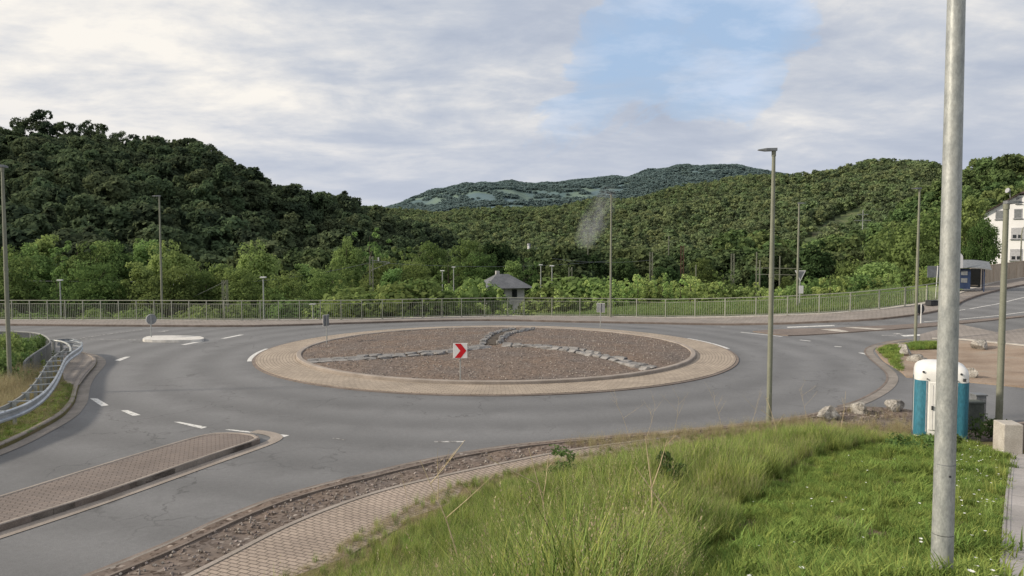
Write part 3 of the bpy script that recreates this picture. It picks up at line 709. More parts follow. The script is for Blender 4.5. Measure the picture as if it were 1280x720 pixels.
# ------------------------------------------------------------------ signs
def chevron_poly(): return [(-.21,.25),(.02,.25),(.23,0),(.02,-.25),(-.21,-.25),(.0,0)]
c = G(575.5, 477.5); top = GF(577, 437, 0)
rt = thing('chevron_sign', 'red and white chevron sign pointing right on the near edge of the gravel island', 'sign', tuple(c), R(2))
MB().tube((0,0,-.05),(0,0,1.42), .024, n=10).build('post', M['galv'], rt, True)
zc = 1.16; pn = bevel(MB().box((0,-.035,zc),(.53,.02,.57)).build('panel', M['signwhite'], rt), .008)
m = MB(); pts = chevron_poly(); 
pts = [(x*1.0, y*1.08) for x, y in pts]
m.add([(x,-.049,zc+y) for x, y in pts], [(0,1,2,5),(5,2,3,4)]); m.build('chevron', M['red'], rt)
bevel(MB().box((0,0,zc),(.06,.06,.2)).build('clamp', M['galv'], rt), .005)
for px, py0, py1, w, rz, lab in ((408.5,429.5,393,.45,R(62),'back of a chevron sign turned edge-on, left end of the roundabout'),(750.5,411.5,378.5,0.55,R(-28),'grey back of a chevron sign at the far rim of the roundabout'),):
    c = G(px, py0); ht = P(px, py1, c.y).z-c.z
    rt = thing('chevron_sign', lab, 'sign', tuple(c), rz)
    MB().tube((0,0,-.05),(0,0,ht-.02), .028, n=8).build('post', M['galv'], rt, True)
    bevel(MB().box((0,.04,ht-.32),(w,.02,.6)).build('panel', M['signwhite'], rt), .008)
    bevel(MB().box((0,.027,ht-.32),(w*.96,.004,.57)).build('panel_back', M['sign_back'], rt), .001)
def disc(b, c, r, th, rz, n=28):
    ax = Vector((math.sin(rz), -math.cos(rz), 0)); b.path([Vector(c)-ax*th/2, Vector(c)+ax*th/2], r, n); return b
c = GF(189, 421.5, .13); ht = P(189, 392, c.y).z-c.z
rt = thing('keep_right_sign', 'round keep-right sign seen from behind on the small white-edged island', 'sign', tuple(c), 0)
MB().tube((0,0,-.05),(0,0,ht-.1), .032, n=8).build('post', M['galv'], rt, True)
disc(MB(), (-.0,.05,ht-.33), .30, .02, R(52)).build('panel', M['signwhite'], rt, True)
disc(MB(), (.03,.038,ht-.33), .285, .012, R(52)).build('panel_back', M['sign_back'], rt, True)
c = G(1151, 404, .05); ht = P(1151, 380, c.y).z-c.z
rt = thing('round_sign', 'dark round sign back on a white post, right of the dirt plot lamp', 'sign', tuple(c), 0)
MB().tube((0,0,-.05),(0,0,ht), .04, n=8).build('post', M['lampwhite'], rt, True)
disc(MB(), (-.0,.07,ht-.32), .31, .02, R(20)).build('panel', M['dark'], rt, True)
# triangular sign next to lamp 996
d = 54.5; c = P(999, 400, d); ht = P(999, 338, d).z-c.z
rt = thing('yield_sign', 'back of a triangular sign with a small plate below, behind the right railing', 'sign', tuple(c), 0)
MB().tube((0,0,-1),(0,0,ht), .04, n=8).build('post', M['galv'], rt, True)
MB().add([(-.42,.05,ht),(.42,.05,ht),(0,.05,ht-.75),(-.42,.07,ht),(.42,.07,ht),(0,.07,ht-.75)], [(0,1,2),(5,4,3),(0,3,4,1),(1,4,5,2),(2,5,3,0)]) if False else None
m = MB(); m.add([(-.42,-.05,ht),(.42,-.05,ht),(0,-.05,ht-.85),(-.42,-.03,ht),(.42,-.03,ht),(0,-.03,ht-.85)], [(0,2,1),(3,4,5),(0,1,4,3),(1,2,5,4),(2,0,3,5)]); m.build('panel', M['signwhite'], rt)
m = MB(); m.add([(-.32,-.053,ht-.06),(.32,-.053,ht-.06),(0,-.053,ht-.72)], [(0,2,1)]); m.build('panel_back', M['sign_back'], rt)
MB().box((.08,-.04,ht-1.45),(.34,.02,.6)).build('plate', M['signwhite'], rt)
d = 53; c = P(1167, 366, d); ht = P(1167, 332, d).z-c.z
rt = thing('traffic_sign', 'grey back of a square sign on a thin post half hidden by the near pole', 'sign', (c.x, c.y, H(c.x,c.y)), 0)
ht = P(1167, 332, d).z-H(c.x,c.y)
MB().tube((.15,0,0),(.25,0,ht), .03, n=8).build('post', M['lampwhite'], rt, True)
MB().box((.0,.05,ht-.45),(.95,.03,.85)).build('panel', M['sign_back'], rt)
c = G(1166, 382, .1); rt = thing('planter_box', 'low black box lying on the pavement left of the near pole', 'box', tuple(c), R(15))
bevel(MB().box((0,0,.17),(.85,.5,.34)).build('body', M['dark'], rt), .04); MB().box((0,0,.355),(.9,.55,.03)).build('rim', M['dark'], rt)

# ------------------------------------------------------------------ bus shelter, stop sign, board fence
c = G(1207, 364, .1); dd = c.y
k = dd/900
rt = thing('bus_shelter', 'dark blue bus shelter with a pale curved roof on the right pavement', 'bus shelter', tuple(c), R(-28)); rt.scale = (.85,.85,.97)
hh = P(1207, 330, dd).z-c.z
for x, y in ((-1.3,-.7),(1.35,-.7),(-1.3,.7),(1.35,.7)):
    MB().box((x,y,hh/2-.1),(.09,.09,hh-.2)).build('post', M['bluedark'], rt)
MB().box((-1.3,0,hh*.47),(.03,1.25,hh*.72)).build('side_panel', M['bluedark'], rt)
MB().box((-.45,-.72,hh*.47),(1.5,.03,hh*.74)).build('timetable_panel', M['bluedark'], rt)
MB().box((0,.72,hh*.5),(2.4,.03,hh*.7)).build('rear_pane', M['darkglass'], rt)
MB().box((0,.35,.48),(1.9,.35,.06)).build('seat', M['wood'], rt)
b = MB(); n = 8
for i in range(n+1):
    a = i/n; x = -1.75+3.6*a; z = hh-.2+.28*math.sin(math.pi*a*.8+.2)
    b.v += [(x,-1.1,z-.32),(x,1,z+.25),(x,-1.1,z-.24),(x,1,z+.33)]
for i in range(n):
    q = 4*i; b.f += [(q,q+4,q+5,q+1),(q+2,q+3,q+7,q+6),(q,q+2,q+6,q+4),(q+1,q+5,q+7,q+3)]; b.mi += [0]*4
b.f += [(0,1,3,2),(4*n,4*n+2,4*n+3,4*n+1)]; b.mi += [0,0]
b.build('roof', M['sign_back'], rt)
for z in (.9, 1.5): MB().box((-.2,-.75,z),(.5,.02,.35)).build('notice', M['sign_back'], rt)
p = P(1199, 316, dd-1); z0 = H(p.x, p.y)
rt = thing('bus_stop_sign', 'white round-topped stop sign on a post, peeking out right of the near pole', 'sign', (p.x-.1, p.y, z0))
MB().tube((0,0,0),(0,0,p.z-z0-.1), .04, n=8).build('post', M['lampwhite'], rt, True)
b = MB(); pts = [(.38*math.cos(a), .38*math.sin(a)) for a in np.linspace(0, math.pi, 12)]+[(-.38,-.8),(.38,-.8)]
b.add([(x,-.06,p.z-z0-.38+z) for x, z in pts]+[(x,-.03,p.z-z0-.38+z) for x, z in pts], [tuple(range(14)), tuple(range(27,13,-1))]+[(i,(i+1)%14,14+(i+1)%14,14+i) for i in range(14)]); b.build('panel', M['signwhite'], rt)
bl = drape(resample([G(1212,360.5), G(1240,354.5), G(1280,348), G(1340,341)], 1.8), .1)
rt = thing('board_fence', 'beige board fence running right from the bus shelter up to the white house', 'fence', tuple(bl[0])); o0 = bl[0]
for a, b_ in zip(bl, bl[1:]):
    d = b_-a; ang = math.atan2(d.y, d.x); L = math.hypot(d.x, d.y); m_ = (a+b_)/2-o0
    b = MB(); k = int(L/.18)
    for i in range(k): 
        q = (a-o0).lerp(b_-o0, (i+.5)/k); b.box((q.x,q.y,q.z+.78),(L/k*.92,.03,1.45), ang)
    b.build('board_panel', M['wood'], rt)
    MB().box((a.x-o0.x,a.y-o0.y,a.z-o0.z+.76),(.1,.1,1.55), ang).build('post', M['wood'], rt)
MB().sweep([p-o0 for p in bl], [(-.04,1.5),(.04,1.5),(.04,1.56),(-.04,1.56),(-.04,1.5)]).build('top_rail', M['wood'], rt)

# ------------------------------------------------------------------ buildings
def house(name, label, loc, rz, w, dpt, wall_h, roof_h, wins, wallm, roofm, hip=.0, over=.5):
    rt = thing(name, label, 'house', tuple(loc), rz)
    hx, hy = w/2, dpt/2; b = MB()
    # gable faces -y ; roof ridge along y
    clip = hip; zr = wall_h+roof_h; zc_ = wall_h+roof_h*(1-clip); xc = hx*clip
    b.add([(-hx,-hy,0),(hx,-hy,0),(hx,-hy,wall_h),(xc,-hy,zc_),(-xc,-hy,zc_),(-hx,-hy,wall_h),(-hx,hy,0),(hx,hy,0),(hx,hy,wall_h),(0,hy,zr-.02),(-hx,hy,wall_h)],
          [(0,1,2,3,4,5),(7,6,10,9,8),(0,5,10,6),(1,7,8,2)])
    b.build('wall', wallm, rt)
    k = roof_h/hx; e = over; r = MB(); t = .22
    def roofface(sg):
        x0 = sg*(hx+e); z0 = wall_h-e*k+t
        q = [(x0,-hy-e,z0),(x0,hy+e,z0),(0,hy+e,zr+t),(0,-hy-e+(hip*hx if hip else 0),zr+t)]
        if hip: q.append((sg*xc*1.02,-hy-e,zc_+t))
        lo = [(x,y,z-t*.9) for x,y,z in q]; n = len(q)
        r.add(q+lo, [tuple(range(n)), tuple(range(2*n-1,n-1,-1))]+[(i,(i+1)%n,n+(i+1)%n,n+i) for i in range(n)])
    roofface(-1); roofface(1)
    if hip:
        q = [(-xc*1.02,-hy-e-.02,zc_+t-.05),(xc*1.02,-hy-e-.02,zc_+t-.05),(0,-hy-e+hip*hx,zr+t)]; r.add(q, [(0,1,2)])
    rf = r.build('roof', roofm, rt)
    for (x, z, ww, wh, kind) in wins:
        f = MB().box((x,-hy-.03,z),(ww,.06,wh)).build('window', M['shutter'], rt)
        if kind == 's':
            f2 = MB().box((x,-hy-.065,z),(ww*.84,.02,wh*.86)).build('pane', M['sign_back'], f)
        else:
            for sg in (-1,1): MB().box((x+sg*ww*.21,-hy-.065,z-wh*.27),(ww*.3,.02,wh*.3)).build('pane', M['darkglass'], f)
        MB().box((x,-hy-.1,z-wh/2-.05),(ww+.2,.2,.08)).build('sill', M['sign_back'], f)
    return rt
d = 100; pc = P(1290, 314, d); base = 2.6
kx = lambda px: (px-1290)/900*d/1.24
kz = lambda py: P(1290, py, d).z-base
hs = house('apartment_house', 'white four-storey house with a brown half-hipped gable roof above the board fence', (pc.x+3.5, d+4.8, base), R(-36), 11.4, 12, kz(266), kz(233.5)-kz(266),
      [(kx(1246.5), kz(267.5), .95, 1.25, 's'), (kx(1270.5), kz(266.5), .95, 1.35, 's'), (kx(1270.5), kz(291.5), 1.45, 1.6, 'p'), (kx(1270), kz(318.5), 1.45, 1.6, 'p'), (kx(1271), kz(250), .6, .9, 's'),
       (kx(1305), kz(266.5), .95, 1.35, 's'), (kx(1305), kz(291.5), 1.45, 1.6, 'p'), (kx(1305), kz(318.5), 1.45, 1.6, 'p')], M['plaster'], M['tile'], .3)
dsh = MB()
for i in range(5):
    pass
b = MB(); cc0 = Vector((kx(1259), -6.2, kz(238))); b.path([cc0, cc0+Vector((-.12,-.12,.05)), cc0+Vector((-.3,-.3,.12))], [.08,.3,.36], 14); b.tube((cc0.x+.05,cc0.y+.1,kz(246)), cc0, .04, n=6); b.build('satellite_dish', M['shutter'], hs, True)
d = 100; z0 = -6; pc = P(623, 343, d)
rt = thing('slate_roofed_house', 'small pale house with a grey hipped slate roof beyond the railing', 'house', (pc.x+.5, d+3, z0), R(20))
wh = P(623, 359, d).z-z0; rh = P(623, 342.5, d+3).z-z0-wh
MB().box((0,0,wh/2),(5.0,4.6,wh)).build('wall', M['greyplaster'], rt)
b = MB(); e = 3.6; e2 = 3.3
b.add([(-e,-e2,wh-.15),(e,-e2,wh-.15),(e,e2,wh-.15),(-e,e2,wh-.15),(-.9,0,wh+rh),(.9,0,wh+rh)], [(0,1,5,4),(1,2,5),(2,3,4,5),(3,0,4),(3,2,1,0)])
rf = b.build('roof', M['slate'], rt); MB().box((-.6,.4,wh+rh),(.5,.5,.9)).build('chimney', M['greyplaster'], rf)
for x, ww in ((-.9,.9),(1.0,.9)):
    f = MB().box((x,-2.32,wh-.95),(ww,.06,1.3)).build('window', M['greyplaster'], rt); MB().box((x,-2.36,wh-.95),(ww*.85,.03,1.15)).build('pane', M['darkglass'], f)
f = MB().box((2.52,0,wh-.95),(.06,1.4,1.3)).build('window', M['greyplaster'], rt); MB().box((2.56,0,wh-.95),(.03,1.2,1.1)).build('pane', M['darkglass'], f)
def shed(label, px, pyt, d, w, h, roofm, name='distant_building'):
    c = P(px, pyt, d); rt = thing(name, label, 'building', (c.x, c.y, c.z-h), R(random.uniform(-20,20)))
    MB().box((0,0,h*.4),(w,w*.6,h*.8)).build('wall', M['plaster'], rt)
    b = MB(); x, y = w/2+.4, w*.3+.4
    b.add([(-x,-y,h*.8-.1),(x,-y,h*.8-.1),(x,y,h*.8-.1),(-x,y,h*.8-.1),(-x,0,h),(x,0,h)], [(0,1,5,4),(2,3,4,5),(1,2,5),(3,0,4),(3,2,1,0)]); b.build('roof', roofm, rt)
    for i in range(3): MB().box((w*(-.3+.3*i),-w*.3-.03,h*.5),(w*.1,.06,h*.2)).build('window', M['darkglass'], rt)
    return rt
fac = shed('pale factory building in the valley beside a thin white chimney', 680, 310, 420, 10, 19, M['sign_back'])
c = P(661, 305, 420); rt = thing('factory_chimney', 'thin white factory chimney rising above the valley trees', 'chimney', (c.x, c.y, -6)); MB().tube((0,0,0),(0,0,c.z+6), 1.0, .7, 12).build('shaft', M['plaster'], rt, True); MB().tube((0,0,c.z+5.2),(0,0,c.z+6.3), .9, n=12).build('rim', M['shutter'], rt, True)
shed('white building half hidden by trees behind the left middle trees', 417, 318, 230, 8, 14, M['shutter'])
shed('white building glimpsed through trees right of the slender left lamp', 217, 343, 140, 6, 9, M['shutter'])
shed('pale roof glimpsed at the left edge behind the bright trees', 4, 350, 150, 8, 9, M['shutter'])

# ------------------------------------------------------------------ masts, wires, pylon
def lattice_mast(px, pyt, d, label, arm=1, mat=None, w=.42, solid=False):
    t = P(px, pyt, d); z0 = -6; h = t.z-z0; mat = mat or M['pole']
    rt = thing('catenary_mast', label, 'mast', (t.x, t.y, z0), 0, 'railway masts in the valley')
    b = MB()
    if solid: b.box((0,0,h/2),(w*.4,w*.4,h))
    else:
        for sx in (-1,1):
            for sy in (-1,1): b.box((sx*w/2,sy*w/2,h/2),(.07,.07,h))
        k = int(h/.8)
        for i in range(k): b.tube((-w/2*(1 if i%2 else -1),-w/2,i*h/k),(w/2*(1 if i%2 else -1),-w/2,(i+1)*h/k), .025, n=4)
    b.build('mast', mat, rt)
    if arm:
        b = MB(); b.tube((0,0,h-.6),(arm*2.6,0,h-.9), .05, n=5); b.tube((0,0,h-2),(arm*2.6,0,h-.9), .04, n=5); b.build('bracket_arm', M['sign_back'], rt)
        b = MB(); b.tube((arm*1.0,0,h-.2),(arm*1.0,0,h-.7), .09, n=6); b.build('insulator', M['lampwhite'], rt)
    return rt, Vector((t.x, t.y, t.z))
masts = [(281,350,75,'lattice railway mast seen through the left railing right of the slender lamp',0,None,False),(464,320,100,'lattice railway mast with a side bracket among trees left of the small house',1,None,False),
 (713,334,100,'short lattice mast right of the pair of platform lamps',0,None,False),(735,290,160,'thin dark mast left of the lamp in front of the smoke',0,None,True),(814,315,120,'grey lattice mast above the shrubs right of the smoke lamp',0,None,False),(836,295,170,'thin far mast between the grey lattice mast and the rusty one',0,None,True),
 (853,307,120,'rust-brown lattice mast among the trees',0,'rust',False),(870,331,130,'short grey mast just right of the rust-brown mast',0,None,True),(916,317,120,'grey mast left of the tall near street lamp',0,None,False),(946,315,130,'grey mast carrying a cross beam, left of the near street lamp',0,None,True),(950,325,110,'second mast close beside the beam mast, behind the near street lamp',0,None,True),(975,320,130,'mast holding the right end of the cross beam',0,None,True)]
mp = []
for px, py, d, lab, arm, mt, so_ in masts: mp.append(lattice_mast(px, py, d, lab, arm, M[mt] if mt else None, solid=so_))
def wire(a, b, label, r=.028, sag=.6, group='overhead wires across the valley'):
    pts = [a.lerp(b, t)-Vector((0,0,sag*4*t*(1-t))) for t in np.linspace(0,1,14)]
    o = MB().path([p-a for p in pts], r, 4, False).build('overhead_wire', M['sign_back']); o.location = a; tag(o, label, 'wire', group)
wire(P(-60,349.5,90), P(248,352,90), 'thin overhead wire crossing the bright trees behind the left railing', .022, .1)
wire(P(290,354,90), P(464,328,100), 'overhead wire from the left up to the bracket mast', .022, .4)
wire(P(466,328,100), P(760,326,130), 'overhead wire from the bracket mast passing above the small house', .022, .8)
wire(P(690,323,110), P(815,325,120), 'overhead wire crossing behind the lamp in front of the smoke', .022, .5)
wire(P(240,372,85), P(281,352,75), 'slanting stay wire left of the mast seen through the left railing', .02, .0)
for py in (335, 343):
    a, b = P(944, py, 125), P(1010, py+1, 125); o = MB().tube((0,0,0), b-a, .07, n=5).build('cross_beam', M['pole']); o.location = a; tag(o, ('upper' if py == 335 else 'lower')+' horizontal cross beam between railway masts behind the near street lamp', 'beam')
c = P(1078, 262, 480); g0 = P(1078, 292, 480)
rt = thing('power_pylon', 'small power pole with two crossarms on the right hillside above the clearing', 'pylon', tuple(g0)); hh = c.z-g0.z
MB().tube((0,0,-6),(0,0,hh), .3, .18, 6).build('mast', M['galv'], rt)
for z, w in ((hh*.8, 3.6), (hh*.55, 5.5)): MB().box((0,0,z),(w*2,.3,.35)).build('crossarm', M['galv'], rt)

# ------------------------------------------------------------------ portable toilet
c = G(1176, 553); zt = .14
c = GF(1176, 551, .12)
rt = thing('portable_toilet', 'white portable toilet with blue corner panels standing in the grass behind the near pole', 'portable toilet', (c.x+.27, c.y+.55, .05), R(-27))
k = c.y/900; Wd = 1.2; D2 = 1.15; ht = 2.06
def rrect(w, d, r, n=6):
    out = []
    for cx, cy, a0 in ((w/2-r,d/2-r,0),(-w/2+r,d/2-r,90),(-w/2+r,-d/2+r,180),(w/2-r,-d/2+r,270)):
        for i in range(n+1): a = R(a0+90*i/n); out.append((cx+r*math.cos(a), cy+r*math.sin(a)))
    return out
def loft(rings, name, mat, parent):
    b = MB(); n = len(rings[0]); b.v = [v for r_ in rings for v in r_]
    for i in range(len(rings)-1):
        for j in range(n): b.f.append((i*n+j, i*n+(j+1)%n, (i+1)*n+(j+1)%n, (i+1)*n+j)); b.mi.append(0)
    b.f.append(tuple(range(n))[::-1]); b.f.append(tuple(range((len(rings)-1)*n, len(rings)*n))); b.mi += [0,0]
    return b.build(name, mat, parent, True)
s = rrect(Wd, D2, .16)
loft([[(x,y,z) for x,y in s] for z in (.12, ht*.80)], 'cabin', M['white'], rt)
bevel(MB().box((0,0,.06),(Wd+.1,D2+.1,.12)).build('skid_base', M['dark'], rt), .02)
rings = []
for z, f in ((ht*.77,1.005),(ht*.785,1.015),(ht*.87,1.01),(ht*.92,.97),(ht*.955,.87),(ht*.983,.69),(ht,.40)):
    rings.append([(x*f, y*f, z) for x, y in rrect(Wd, D2, .22)])
rf = loft(rings, 'roof', M['white'], rt)
for sx in (-1, 1):
    for sy in (-1, 1):
        b = MB(); arcp = [(sx*(Wd/2+.012-.19)+sx*.19*math.sin(R(a)), sy*(D2/2+.012-.19)+sy*.19*math.cos(R(a))) for a in range(0,91,10)]
        arcp = [(arcp[0][0]-sx*.10, arcp[0][1])]+arcp+[(arcp[-1][0], arcp[-1][1]-sy*.12)]
        for x, y in arcp: b.v += [(x,y,.14),(x,y,ht*.775)]
        for i in range(len(arcp)-1): b.f.append((2*i,2*i+2,2*i+3,2*i+1)); b.mi.append(0)
        b.build('corner_panel', M['teal'], rt, True)
dr = bevel(MB().box((0,-D2/2-.012,ht*.455),(.56,.03,ht*.6)).build('door', M['white'], rt), .008)
for z in (.28, .6): 
    b = bevel(MB().box((0,-D2/2-.03,ht*z),(.36,.015,ht*.24)).build('door_panel', M['white'], dr), .006)
    for sx in (-1,1): MB().box((sx*.19,-D2/2-.03,ht*z),(.012,.012,ht*.25)).build('panel_rib', M['shutter'], dr)
MB().box((-.2,-D2/2-.05,ht*.44),(.05,.04,.1)).build('handle', M['dark'], dr)
for sx in (-1, 1):
    MB().box((sx*.34,-D2/2-.006,ht*.45),(.02,.02,ht*.64)).build('door_jamb', M['shutter'], rt)
    disc(MB(), (sx*.42,-D2/2-.02,ht*.885), .028, .03, 0, 12).build('vent_plug', M['dark'], rf)
    MB().box((sx*.33,-D2/2-.035,ht*.80),(.035,.02,.03)).build('rivet', M['dark'], rf)
MB().box((.49,-D2/2-.035,ht*.815),(.07,.02,.08)).build('lock_plate', M['dark'], rf)

# concrete block, wall, boxes at right
c = G(1266, 567); dd = c.y
w = lambda px: px/900*dd
rt = thing('concrete_block', 'pale concrete L-block at the head of the slab footpath, right edge', 'concrete block', (c.x, c.y, c.z-.1), R(-8))
b = MB(); tz = P(1266, 528, dd).z-c.z+.1
b.box((-.12,.0,tz/2),(.42,.5,tz)); o = b.build('stem', M['concrete'], rt); bevel(o, .02)
bevel(MB().box((1.2,.95,tz/2-.06),(.14,2.6,tz-.12), R(-62)).build('wing_wall', M['kerb_dark'], rt), .01)
c = G(1241, 547); q = GF(1239, 545, .05)
rt = thing('utility_box', 'dark grey-green cabinet behind the stout street lamp', 'cabinet', (q.x, q.y+.8, .05), 0)
bevel(MB().box((0,0,.38),(.42,.35,.72)).build('body', M['greenbox'], rt), .02); MB().box((0,0,.76),(.46,.39,.04)).build('lid', M['greenbox'], rt); MB().box((.12,-.18,.4),(.03,.02,.1)).build('handle', M['dark'], rt)
q = GF(1257, 540, .05); rt = thing('utility_box', 'smaller grey cabinet right of the stout street lamp, behind the concrete block', 'cabinet', (q.x, q.y+1.2, .05), 0)
bevel(MB().box((0,0,.4),(.3,.3,.75)).build('body', M['sign_back'], rt), .02); MB().box((0,0,.8),(.34,.34,.04)).build('lid', M['sign_back'], rt)

# slab footpath at the right
sp_px = [(1250,800),(1255,719),(1257,680),(1259,640),(1262,605),(1265,580),(1267,568)]
sp = [G(px, py) for px, py in sp_px]; sp = resample(smooth_pts(sp, 2), .3)
def slabpath():
    vs = []; uvs = []; L = 0; n = len(sp)
    for i, p in enumerate(sp):
        t = sp[min(i+1,n-1)]-sp[max(i-1,0)]; t.z = 0; t.normalize(); sd = Vector((t.y,-t.x,0))
        if i: L += (sp[i]-sp[i-1]).length
        z = H(p.x,p.y)+.05
        for wv, dz in ((-.04,-.12),(-.04,0),(.04,0),(.04,-.005),(1.6,.0)):
            q = p+sd*wv; vs.append((q.x,q.y,z+dz)); uvs.append((L,wv))
    fs = []
    for i in range(n-1):
        for k in range(4): fs.append((5*i+k, 5*i+5+k, 5*i+6+k, 5*i+1+k))
    me = bpy.data.meshes.new('slab_footpath'); me.from_pydata(vs, [], fs); uv = me.uv_layers.new(name='UV')
    for l in me.loops: uv.data[l.index].uv = uvs[l.vertex_index]
    o = mesh_obj('slab_footpath', me, M['slab_paver']); o['kind'] = 'structure'
slabpath()

# ------------------------------------------------------------------ rocks
def rock_mesh(seed, flat=.7, sub=3, rough=.35, boxy=False):
    bm = bmesh.new(); bmesh.ops.create_icosphere(bm, subdivisions=sub, radius=.5); rr = random.Random(seed)
    planes = [(Vector((rr.gauss(0,1),rr.gauss(0,1),rr.gauss(0,1))).normalized(), rr.uniform(.22,.40)) for _ in range(12)]
    if boxy:
        planes = planes[:3]+[(Vector(a).normalized(), rr.uniform(.33,.38)) for a in ((1,.1,0),(-1,.05,.1),(0,1,.1),(.1,-1,0),(0,.1,1),(0,0,-1))]
    for v in bm.verts:
        p = v.co.copy()
        for nrm, d in planes:
            e = p.dot(nrm)-d
            if e > 0: p -= nrm*e
        p *= 1+.16*noise.noise(p*3+Vector((seed,0,0)))+.07*noise.noise(p*11+Vector((seed,3,0)))
        v.co = Vector((p.x*1.25, p.y*1.15, p.z*flat*1.3))
    me = bpy.data.meshes.new('rock'); bm.to_mesh(me); bm.free()
    return me
rocks = [rock_mesh(s) for s in range(4)]
for me in rocks: me.materials.append(M['rock'])
for i, (px, py, w_, h_, lab) in enumerate([(1040,527,27,17,'pale boulder at the near verge, leftmost of the row of three'),(1075,519,22,15,'grey boulder in the middle of the row of three at the verge'),(1122,517,22,15,'blocky boulder left of the portable toilet'),
    (1132,439,13,9,'small boulder at the back of the group on the plot corner'),(1135,446,15,11,'boulder in the middle of the group on the plot corner'),(1146,455,17,11,'grey boulder at the front of the group on the plot corner'),(1229,438,22,12,'pale boulder alone at the back of the dirt plot'),(1214,474,20,14,'dark boulder on the dirt plot just right of the near pole')]):
    p = G(px, py); sc = p.y/900; o = mesh_obj('boulder', rocks[i % 4]); o.location = (p.x, p.y+.15, p.z+h_*sc*.42); o.scale = (w_*sc*1.15, w_*sc, h_*sc/.62); o.rotation_euler = (0,0,i*1.7)
    tag(o, lab, 'boulder', 'boulders around the verge and plot')
for i, (px, py, w_, h_) in enumerate([(1150,447,10,5),(1156,452,12,5),(1126,434,9,6)]):
    p = G(px, py); sc = p.y/900; o = mesh_obj('stone', rocks[(i+1) % 4]); o.location = (p.x, p.y+.1, p.z+h_*sc*.3); o.scale = (w_*sc, w_*sc*.8, h_*sc/.7); o.rotation_euler = (0,0,i*1.1)
    tag(o, ['flat pale slab stone right of the plot corner boulders','longer flat slab stone in front of the lamp on the dirt plot','mossy stone left of the plot corner lamp'][i], 'stone')
flats = [rock_mesh(20+s, .55, 3, boxy=True) for s in range(7)]
for me in flats: me.materials.append(M['flat_stone'])
def GM(px, py):
    r = ray(px, py); t = (.35-CAMZ)/r.z
    for _ in range(12):
        q = r*t; t = (mound(q.x, q.y)-CAMZ)/r.z
    return r*t+Vector((0,0,CAMZ))
def stone_row(pxs, L, W, label, off, hgt=.11):
    line = resample([GM(*p) for p in pxs], L)
    for i, (a, b) in enumerate(zip(line, line[1:])):
        d = b-a; n = Vector((-d.y, d.x, 0)).normalized(); c = (a+b)/2+n*(off+random.uniform(-.04,.04))
        if math.hypot(c.x-RC[0], c.y-RC[1]) > R_IN-.35: continue
        o = mesh_obj('edging_stone', random.choice(flats)); o.location = (c.x, c.y, mound(c.x,c.y)+hgt*.22); o.rotation_euler = (0,0,math.atan2(d.y,d.x)+random.uniform(-.15,.15))
        o.scale = (L*random.uniform(.85,1.2)/.92, W*random.uniform(.75,1.2)/.85, hgt*random.uniform(.7,1.5)/.5); tag(o, label, 'stone', label)
left_arm = [(383,452.5),(420,450),(460,447.5),(500,445),(540,442),(575,438),(606,434)]
right_arm = [(628,431.5),(660,433),(690,435),(720,439),(750,445.5),(780,453),(800,458.5),(815,462)]
up_l = [(603,432.5),(605,427),(609,422),(615,418),(627,414.5),(643,412)]
up_r = [(624,430),(626,425),(631,421),(640,417),(652,414.2),(668,412)]
stone_row(left_arm, .62, .42, 'flat grey stones in the double row running left across the gravel', -.22)
stone_row(left_arm, .55, .40, 'flat grey stones in the double row running left across the gravel', .24)
stone_row(right_arm, .52, .42, 'grey stones in the double row running right across the gravel', -.2, .14)
stone_row(right_arm, .48, .42, 'grey stones in the double row running right across the gravel', .2, .14)
stone_row(up_l, .42, .3, 'stones on the left side of the dark channel at the island centre', 0, .17)
stone_row(up_r, .42, .3, 'stones on the right side of the dark channel at the island centre', 0, .17)
ch = [ (a+b)/2 for a, b in zip([GM(*p) for p in up_l], [GM(*p) for p in up_r])]
b = MB(); ch = resample(ch, .4); b.sweep([Vector((p.x,p.y,mound(p.x,p.y)+.02)) for p in ch], [(-.36,-.01),(-.2,.012),(.2,.012),(.36,-.01)]); o = b.build('channel_bed', M['bark']); o['kind'] = 'structure'

# ------------------------------------------------------------------ foliage
def leaf_mesh(name, pos, nrm, size, tone, mat, aspect=1.6):
    n = len(pos); nrm = nrm/np.linalg.norm(nrm, axis=1, keepdims=True)
    a = rng.normal(size=(n,3)); u = np.cross(nrm, a); u /= np.linalg.norm(u, axis=1, keepdims=True); w = np.cross(nrm, u)
    s = size[:,None]
    v = np.stack([pos-u*s*aspect/2, pos-w*s/2+u*s*.1, pos+u*s*aspect/2, pos+w*s/2+u*s*.1], 1).reshape(-1,3)
    me = bpy.data.meshes.new(name); me.vertices.add(4*n); me.vertices.foreach_set('co', v.astype(np.float32).ravel())
    me.loops.add(4*n); me.loops.foreach_set('vertex_index', np.arange(4*n, dtype=np.int32))
    me.polygons.add(n); me.polygons.foreach_set('loop_start', np.arange(0,4*n,4, dtype=np.int32)); me.polygons.foreach_set('loop_total', np.full(n,4,dtype=np.int32))
    at = me.attributes.new('tone', 'FLOAT', 'POINT'); at.data.foreach_set('value', np.repeat(tone,4).astype(np.float32))
    me.update(calc_edges=True); me.materials.append(mat); return me
